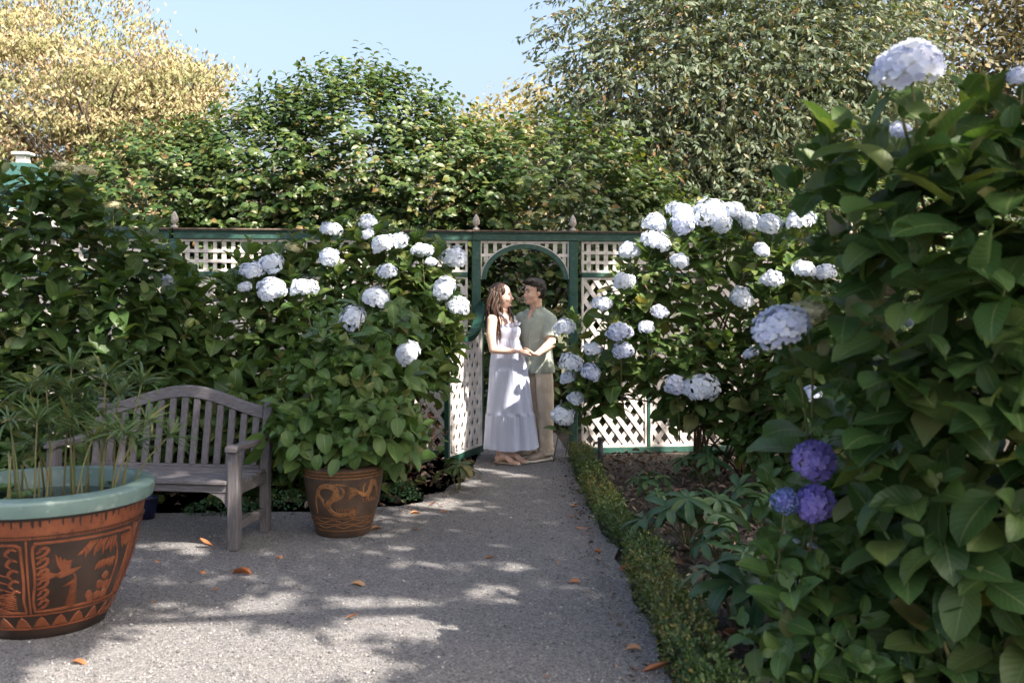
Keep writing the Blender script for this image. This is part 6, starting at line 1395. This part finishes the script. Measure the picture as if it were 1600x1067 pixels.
# hair: cap plus long wavy locks
mb = MB(); k = 0.97
for c, r in (((-0.034, 0, 0.048), (0.100, 0.085, 0.086)), ((-0.058, 0, 0.0), (0.08, 0.082, 0.10)), ((-0.07, 0, -0.07), (0.055, 0.075, 0.10)), ((0.012, 0.056, 0.05), (0.042, 0.03, 0.055)), ((0.012, -0.056, 0.05), (0.040, 0.028, 0.05))): mb.ell(tuple(v * k for v in c), tuple(v * k for v in r), Hw)
mb2 = MB()
for i in range(130):
    side = random.choice((-1, -1, -1, 1)); near = side < 0
    root = Hw @ Vector((random.uniform(-0.10, 0.012), side * random.uniform(0.055, 0.085), random.uniform(-0.06, 0.085)))
    if near: end = Vector((random.uniform(-0.235, -0.085), WY - random.uniform(0.05, 0.165), random.uniform(1.20, 1.34) if random.random() < 0.8 else 1.14))
    else: end = Vector((random.uniform(-0.045, 0.025), WY - random.uniform(0.0, 0.10), random.uniform(1.19, 1.34))) if random.random() < 0.8 else Vector((random.uniform(-0.24, -0.15), WY + random.uniform(0.0, 0.1), random.uniform(1.2, 1.35)))
    pts = [root]; ph = random.uniform(0, 1.6); out = (root - Hw.translation).normalized()
    for j in range(1, 7):
        q = j / 6; pts.append(root.lerp(end, q) + out * 0.036 * math.sin(math.pi * q) + Vector((0.014 * math.sin(ph + q * 9), 0.010 * math.cos(ph + q * 8), 0)) * (0.2 + q))
    mb2.tube(spline(pts, 16), np.concatenate([np.linspace(0.011, 0.017, 9), np.linspace(0.0165, 0.002, 7)]), 7, list(np.concatenate([np.linspace(0.006, 0.009, 9), np.linspace(0.0085, 0.0015, 7)])))
hm = remesh(mb, 0.006, 3, 0.5, 0.003, 0.02); ho = link('hair', hm, woman, M['hairw'])
mb2.obj('hair_locks', M['hairw'], woman, True)
# dress: bodice and tiers as one gathered surface
def dress():
    NA, V, UV = 220, [], []
    rows = [(1.285, -0.048, 0.105, 0.135, 0, 0), (1.27, -0.045, 0.122, 0.146, 0, 0), (1.23, -0.045, 0.130, 0.146, 0, 0), (1.19, -0.05, 0.124, 0.138, 0.0, 0), (1.165, -0.055, 0.117, 0.132, 0, 0), (1.16, -0.055, 0.121, 0.136, 0.001, 1)]
    for q in np.linspace(0.06, 1, 10): rows.append((1.16 - q * 0.27, -0.055 + 0.018 * q, 0.121 + 0.052 * q ** 0.8, 0.136 + 0.036 * q, 0.006 * q + 0.002, 1))
    rows.append((0.886, -0.036, 0.180, 0.178, 0.004, 2))
    for q in np.linspace(0.05, 1, 14): rows.append((0.886 - q * 0.42, -0.036 + 0.014 * q, 0.180 + 0.040 * q, 0.178 + 0.028 * q, 0.005 + 0.011 * q, 2))
    rows.append((0.462, -0.020, 0.228, 0.212, 0.005, 3))
    for q in np.linspace(0.05, 1, 12): rows.append((0.462 - q * 0.325, -0.020 + 0.008 * q, 0.228 + 0.022 * q, 0.212 + 0.018 * q, 0.007 + 0.014 * q, 3))
    fr = {0: 0, 1: 15, 2: 19, 3: 25}; tq = {}
    for tr_ in (1, 2, 3):
        ii = [i for i, r_ in enumerate(rows) if r_[5] == tr_]
        for n_, i in enumerate(ii): tq[i] = n_ / max(1, len(ii) - 1)
    for i, (z, x0, a_, b_, am, tier) in enumerate(rows):
        for j in range(NA):
            th = 2 * math.pi * j / NA; f = fr[tier]
            q = tq.get(i, 0.0)
            broad = math.sin((f // 2) * th + 1.1 * math.sin(2 * th + tier) + 0.9 * math.sin(3 * th + 2.3 * tier)) * (0.65 + 0.35 * math.sin(4 * th + tier * 2)) + 0.5 * math.sin(5 * th + 0.6 * tier)
            fine = math.sin((f * 2 + 3) * th + 1.5 * math.sin(7 * th)) * (1 - q) ** 2
            rip = am * 0.95 * broad + 0.0032 * fine * (tier > 0)
            V.append((x0 + (a_ + rip) * math.cos(th), WY + (b_ + rip) * math.sin(th) - 0.005, z + GZ + (0.006 * math.sin(5 * th + 1) if i == len(rows) - 1 else 0))); UV.append((th / 6.283 * 1.0 * (0.8 + 0.2 * tier), z))
    F = [(i * NA + j, i * NA + (j + 1) % NA, (i + 1) * NA + (j + 1) % NA, (i + 1) * NA + j) for i in range(len(rows) - 1) for j in range(NA)]
    return mesh_np('dress', np.array(V), F, np.array(UV))
dro = link('dress', dress(), woman, M['gingham'])
def ruffle(pts, w, up, name, amp=0.010, waves=16, n=90):
    c = spline(pts, n); V = []; UV = []
    for i, p in enumerate(c):
        t = (c[min(i + 1, n - 1)] - c[max(i - 1, 0)]).normalized(); u = Vector(up); out = t.cross(u).normalized(); q = i / (n - 1)
        for j in range(4):
            s = j / 3; o_ = amp * s * math.sin(q * waves * 6.28)
            e = p + u * (w * s) + out * o_; V.append(tuple(e)); UV.append((q, s * 0.05))
    F = [(i * 4 + j, (i + 1) * 4 + j, (i + 1) * 4 + j + 1, i * 4 + j + 1) for i in range(n - 1) for j in range(3)]
    return link(name, mesh_np(name, np.array(V), F, np.array(UV)), dro, M['gingham'])
er = lambda th, z, k=1.03: Vector((-0.046 + 0.118 * k * math.cos(th), WY - 0.005 + 0.142 * k * math.sin(th), z + GZ))
ruffle([er(R(a_), 1.287 - 0.018 * math.sin(R(a_ + 90)) * 0 + 0.012 * math.cos(R(a_))) for a_ in range(-125, 95, 20)], 0.030, (0.22, -0.25, 0.9), 'neck_ruffle', 0.008, 9)
for s, ang in ((-1, -62), (1, 28)):
    fr_ = er(R(ang), 1.285, 0.98); top = WL(-0.012, s * 0.105, 1.428); bk = er(R(180 + ang * 0.3 + (40 if s < 0 else -40)), 1.27, 0.95)
    ruffle([fr_, fr_.lerp(top, 0.6) + fw * 0.02, top, top.lerp(bk, 0.5) - fw * 0.02, bk], 0.032, (lw * s * 0.85 + Vector((0, 0, 0.5))).normalized(), 'shoulder_ruffle', 0.006, 8)
    MB().tube(spline([fr_, fr_.lerp(top, 0.6) + fw * 0.018, top, top.lerp(bk, 0.5) - fw * 0.018, bk], 16), 0.016, 8, 0.004, side=lw).obj('strap', M['trimwhite'], dro, True)
for i in range(4):
    MB().ell(er(R(-32), 1.262 - i * 0.028, 1.07), (0.006, 0.004, 0.006), nu=8, nv=5).obj('button', M['trimwhite'], dro, True)

# --- man
man = thing('person', 'dark haired man in sage green shirt and khaki trousers holding the hand', 'person', (0.27, 9.6, GZ)); man['label'] = "dark haired man in sage green shirt and khaki trousers facing the woman"
MY = 9.62; mcx = 0.232
fm_ = Vector((-0.60, -0.80, 0)).normalized(); lm = Vector((-fm_.y, fm_.x, 0))
def ML(f, l, z, dx=0): return Vector((mcx + dx + fm_.x * f + lm.x * l, MY + fm_.y * f + lm.y * l, z + GZ))
Hm = head_frame((0.212, MY - 0.03, 1.625), (-0.86, -0.51, 0), -0.03)
mb = MB(); head(mb, Hm, 1.04)
mb.tube(spline([ML(-0.01, 0, 1.40), ML(0.0, 0, 1.47), Hm @ Vector((-0.02, 0, -0.06))], 6), [0.078, 0.066, 0.060, 0.058, 0.057, 0.058], 14)
mb.tube(spline([ML(0, 0, 0.90), ML(0, 0, 1.05), ML(0.01, 0, 1.25), ML(0, 0, 1.38), ML(0, 0, 1.43)], 10), [0.12, 0.12, 0.12, 0.125, 0.13, 0.135, 0.14, 0.13, 0.10, 0.05], 16, [0.08, 0.085, 0.085, 0.085, 0.09, 0.09, 0.085, 0.07, 0.055, 0.045], side=lm)
sL, sR = ML(0, 0.170, 1.352), ML(0, -0.170, 1.352); eL = Vector((0.368, MY - 0.235, 1.125 + GZ)); wL = Vector((0.232, MY - 0.390, 1.036 + GZ))
limb_t(mb, [sL, sL.lerp(eL, 0.5), eL], [0.042, 0.05, 0.05, 0.044]); limb_t(mb, [eL, eL.lerp(wL, 0.5), wL], [0.045, 0.046, 0.038, 0.03, 0.028])
hand(mb, wL + Vector((-0.01, -0.005, 0)), (-0.97, -0.06, -0.04), (0.1, 0.30, 0.9), 0.42, 1.04, -1)
eR = ML(-0.12, -0.26, 1.13); wR = Vector((-0.06, MY + 0.10, 1.14 + GZ))
limb_t(mb, [sR, sR.lerp(eR, 0.5), eR], [0.042, 0.05, 0.05, 0.044]); limb_t(mb, [eR, eR.lerp(wR, 0.5), wR], [0.045, 0.044, 0.036, 0.028])
hand(mb, wR, (-0.9, -0.3, 0), (0, -1, 0), 0.3, 1.0, 1)
legs = []
for (hip, knee, ank, toe) in ((ML(0, 0.09, 0.90), Vector((0.318, MY - 0.125, 0.50)), Vector((0.325, MY - 0.085, 0.10 + GZ)), Vector((0.165, MY - 0.225, 0.03 + GZ))), (ML(0, -0.09, 0.90), Vector((0.215, MY + 0.06, 0.50)), Vector((0.22, MY + 0.12, 0.10 + GZ)), Vector((0.05, MY - 0.01, 0.03 + GZ)))):
    limb_t(mb, [hip, knee, ank], [0.08, 0.07, 0.055, 0.05, 0.042]); legs.append((hip, knee, ank, toe))
    mb.tube([ank, ank.lerp(toe, 0.5) - Vector((0, 0, 0.03)), toe], [0.035, 0.033, 0.025], 10, [0.03, 0.022, 0.014], side=(toe - ank).cross(Vector((0, 0, 1))))
link('body', remesh(mb, 0.006, 3, 0.4), man, M['skinm'])
face(man, Hm, 1.04, None, M['hairm'], None, 1)
c = [Hm @ Vector((x * 1.04, y * 1.04, z * 1.04)) for x, y, z in ((0.086, -0.016, -0.060), (0.094, 0, -0.062), (0.086, 0.016, -0.060))]
MB().tube(spline(c, 6), [0.001, 0.003, 0.0035, 0.0035, 0.003, 0.001], 6).obj('teeth', M['teeth'], man, True)
mb = MB(); k = 1.04
for c, r in (((-0.022, 0, 0.062), (0.100, 0.082, 0.073)), ((-0.055, 0, 0.03), (0.070, 0.080, 0.088)), ((-0.075, 0, -0.03), (0.035, 0.058, 0.05)), ((0.035, 0, 0.100), (0.052, 0.060, 0.034)), ((0.07, 0.01, 0.098), (0.028, 0.045, 0.022)), ((-0.01, 0.07, 0.015), (0.026, 0.013, 0.04)), ((-0.01, -0.07, 0.015), (0.026, 0.013, 0.04))): mb.ell(tuple(v * k for v in c), tuple(v * k for v in r), Hm)
link('hair', remesh(mb, 0.0045, 2, 0.5, 0.0035, 0.009), man, M['hairm'])
# shirt
mb = MB()
mb.tube(spline([ML(0.005, 0, 0.835, 0.012), ML(0.005, 0, 0.95, 0.008), ML(0.005, 0, 1.1), ML(0.012, 0, 1.26), ML(0.0, 0, 1.37), ML(-0.005, 0, 1.425)], 14), [0.190, 0.186, 0.180, 0.174, 0.172, 0.172, 0.174, 0.178, 0.182, 0.186, 0.188, 0.18, 0.13, 0.08], 22, [0.138, 0.135, 0.13, 0.126, 0.124, 0.124, 0.124, 0.126, 0.126, 0.122, 0.112, 0.096, 0.08, 0.07], side=lm)
for sg in (-1, 1): mb.tube(spline([ML(-0.02, sg * 0.045, 1.435), ML(-0.015, sg * 0.10, 1.395), ML(-0.005, sg * 0.172, 1.345)], 6), [0.045, 0.05, 0.055, 0.058, 0.058, 0.055], 12)
for s_, e_, out in ((sL, eL, 1), (sR, eR, -1)):
    ed = s_.lerp(e_, 0.80); mb.tube(spline([s_ + lm * out * -0.05 + Vector((0, 0, 0.012)), s_ + Vector((0, 0, 0.004)), s_.lerp(e_, 0.45), ed], 10), [0.05, 0.056, 0.060, 0.063, 0.065, 0.066, 0.067, 0.069, 0.071, 0.072], 16)
shirt = link('shirt', remesh(mb, 0.0065, 4, 0.5, 0.009, 0.075), man, M['shirt'])
def pt_on(f, l, z): return ML(f, l, z)
# open collar: two flaps and a V of skin
for s in (-1, 1):
    q = [ML(0.02, s * 0.062, 1.475), ML(-0.055, s * 0.055, 1.475), ML(-0.06, s * 0.082, 1.435), ML(0.05, s * 0.088, 1.42), ML(0.112, s * 0.066, 1.365), ML(0.105, s * 0.016, 1.385), ML(0.085, s * 0.03, 1.43)]
    mid = sum(q, Vector()) / len(q); vs_ = [mid + fm_ * 0.012] + q + [v - Vector((0, 0, 0.008)) - fm_ * 0.004 for v in q]; n = len(q)
    MB().add(vs_, [(0, 1 + i, 1 + (i + 1) % n) for i in range(n)] + [(1 + i, 1 + n + i, 1 + n + (i + 1) % n, 1 + (i + 1) % n) for i in range(n)]).obj('collar_flap', M['shirt'], shirt, True)
v_ = [ML(0.108, 0.018, 1.385), ML(0.108, -0.018, 1.385), ML(0.128, 0.0, 1.315), ML(0.06, 0.035, 1.445), ML(0.06, -0.035, 1.445)]
M['shirtin'] = M['skinm']
MB().add(v_, [(0, 2, 1), (0, 1, 4, 3)]).obj('open_neck', M['skinm'], man, True)
c = [ML(0.131 - 0.004, 0.012, 1.315), ML(0.134, 0.012, 1.25), ML(0.130, 0.012, 1.1), ML(0.133, 0.012, 0.97), ML(0.140, 0.012, 0.845, 0.012)]
MB().tube(spline(c, 16), 0.016, 8, 0.004, side=lm).obj('placket', M['shirt'], shirt, True)
for z in (1.30, 1.21, 1.12, 1.03, 0.94): MB().ell(ML(0.139, 0.012, z), (0.006, 0.006, 0.006), nu=8, nv=5).obj('button', M['shoe'], shirt, True)
# trousers
mb = MB()
mb.tube([ML(0, 0, 0.99, 0.01), ML(0, 0, 0.92, 0.01), ML(0, 0, 0.84, 0.012)], [0.145, 0.150, 0.150], 18, [0.10, 0.105, 0.105], side=lm)
for hip, knee, ank, toe in legs:
    a2 = ank + Vector((0, 0, 0.0)); pts = [hip, hip.lerp(knee, 0.5), knee, knee.lerp(a2, 0.45), a2 + Vector((0, 0, 0.02)), a2 - Vector((0, 0, 0.045))]
    mb.tube(spline(pts, 21), list(np.interp(np.linspace(0, 5, 21), range(6), [0.086, 0.088, 0.082, 0.075, 0.072, 0.074])), 16)
    for z, r in ((0.045, 0.082), (0.10, 0.078), (0.34, 0.083)): mb.ell(a2 + Vector((random.uniform(-.006, .006), 0, z - 0.04)), (r, r * 0.95, 0.016))
link('trousers', remesh(mb, 0.0065, 4, 0.5, 0.010, 0.07), man, M['khaki'])
for hip, knee, ank, toe in legs:
    d = (toe - ank); d.z = 0; dn = d.normalized(); sd = Vector((-dn.y, dn.x, 0)); heel = Vector((ank.x, ank.y, 0)) - dn * 0.065; tip = Vector((toe.x, toe.y, 0)) + dn * 0.03
    up = MB(); L = (tip - heel).length; zz = GZ + 0.022
    up.tube([heel + Vector((0, 0, zz + 0.035)), heel.lerp(tip, 0.12) + Vector((0, 0, zz + 0.045)), heel.lerp(tip, 0.3) + Vector((0, 0, zz + 0.045)), heel.lerp(tip, 0.5) + Vector((0, 0, zz + 0.036)), heel.lerp(tip, 0.75) + Vector((0, 0, zz + 0.024)), heel.lerp(tip, 0.93) + Vector((0, 0, zz + 0.018)), tip + Vector((0, 0, zz + 0.012))], [0.022, 0.036, 0.04, 0.044, 0.05, 0.044, 0.02], 14, [0.034, 0.05, 0.052, 0.042, 0.03, 0.024, 0.012], side=sd)
    sh = link('shoe', remesh(up, 0.006, 3, 0.5), man, M['shoe'])
    so2 = MB(); so2.tube([heel - dn * 0.006 + Vector((0, 0, GZ + 0.014)), heel.lerp(tip, 0.1) + Vector((0, 0, GZ + 0.014)), heel.lerp(tip, 0.4) + Vector((0, 0, GZ + 0.014)), heel.lerp(tip, 0.72) + Vector((0, 0, GZ + 0.014)), heel.lerp(tip, 0.93) + Vector((0, 0, GZ + 0.016)), tip + dn * 0.01 + Vector((0, 0, GZ + 0.018))], [0.022, 0.04, 0.043, 0.054, 0.047, 0.02], 14, [0.014] * 6, side=sd)
    so2.obj('sole', M['sole'], sh, True)
    for q in (0.42, 0.5, 0.58): 
        c_ = heel.lerp(tip, q) + Vector((0, 0, zz + 0.078 - (q - 0.42) * 0.13)); MB().tube([c_ - sd * 0.024, c_ + Vector((0, 0, 0.006)), c_ + sd * 0.024], 0.0035, 6).obj('lace', M['sole'], sh, True)

emit_all()
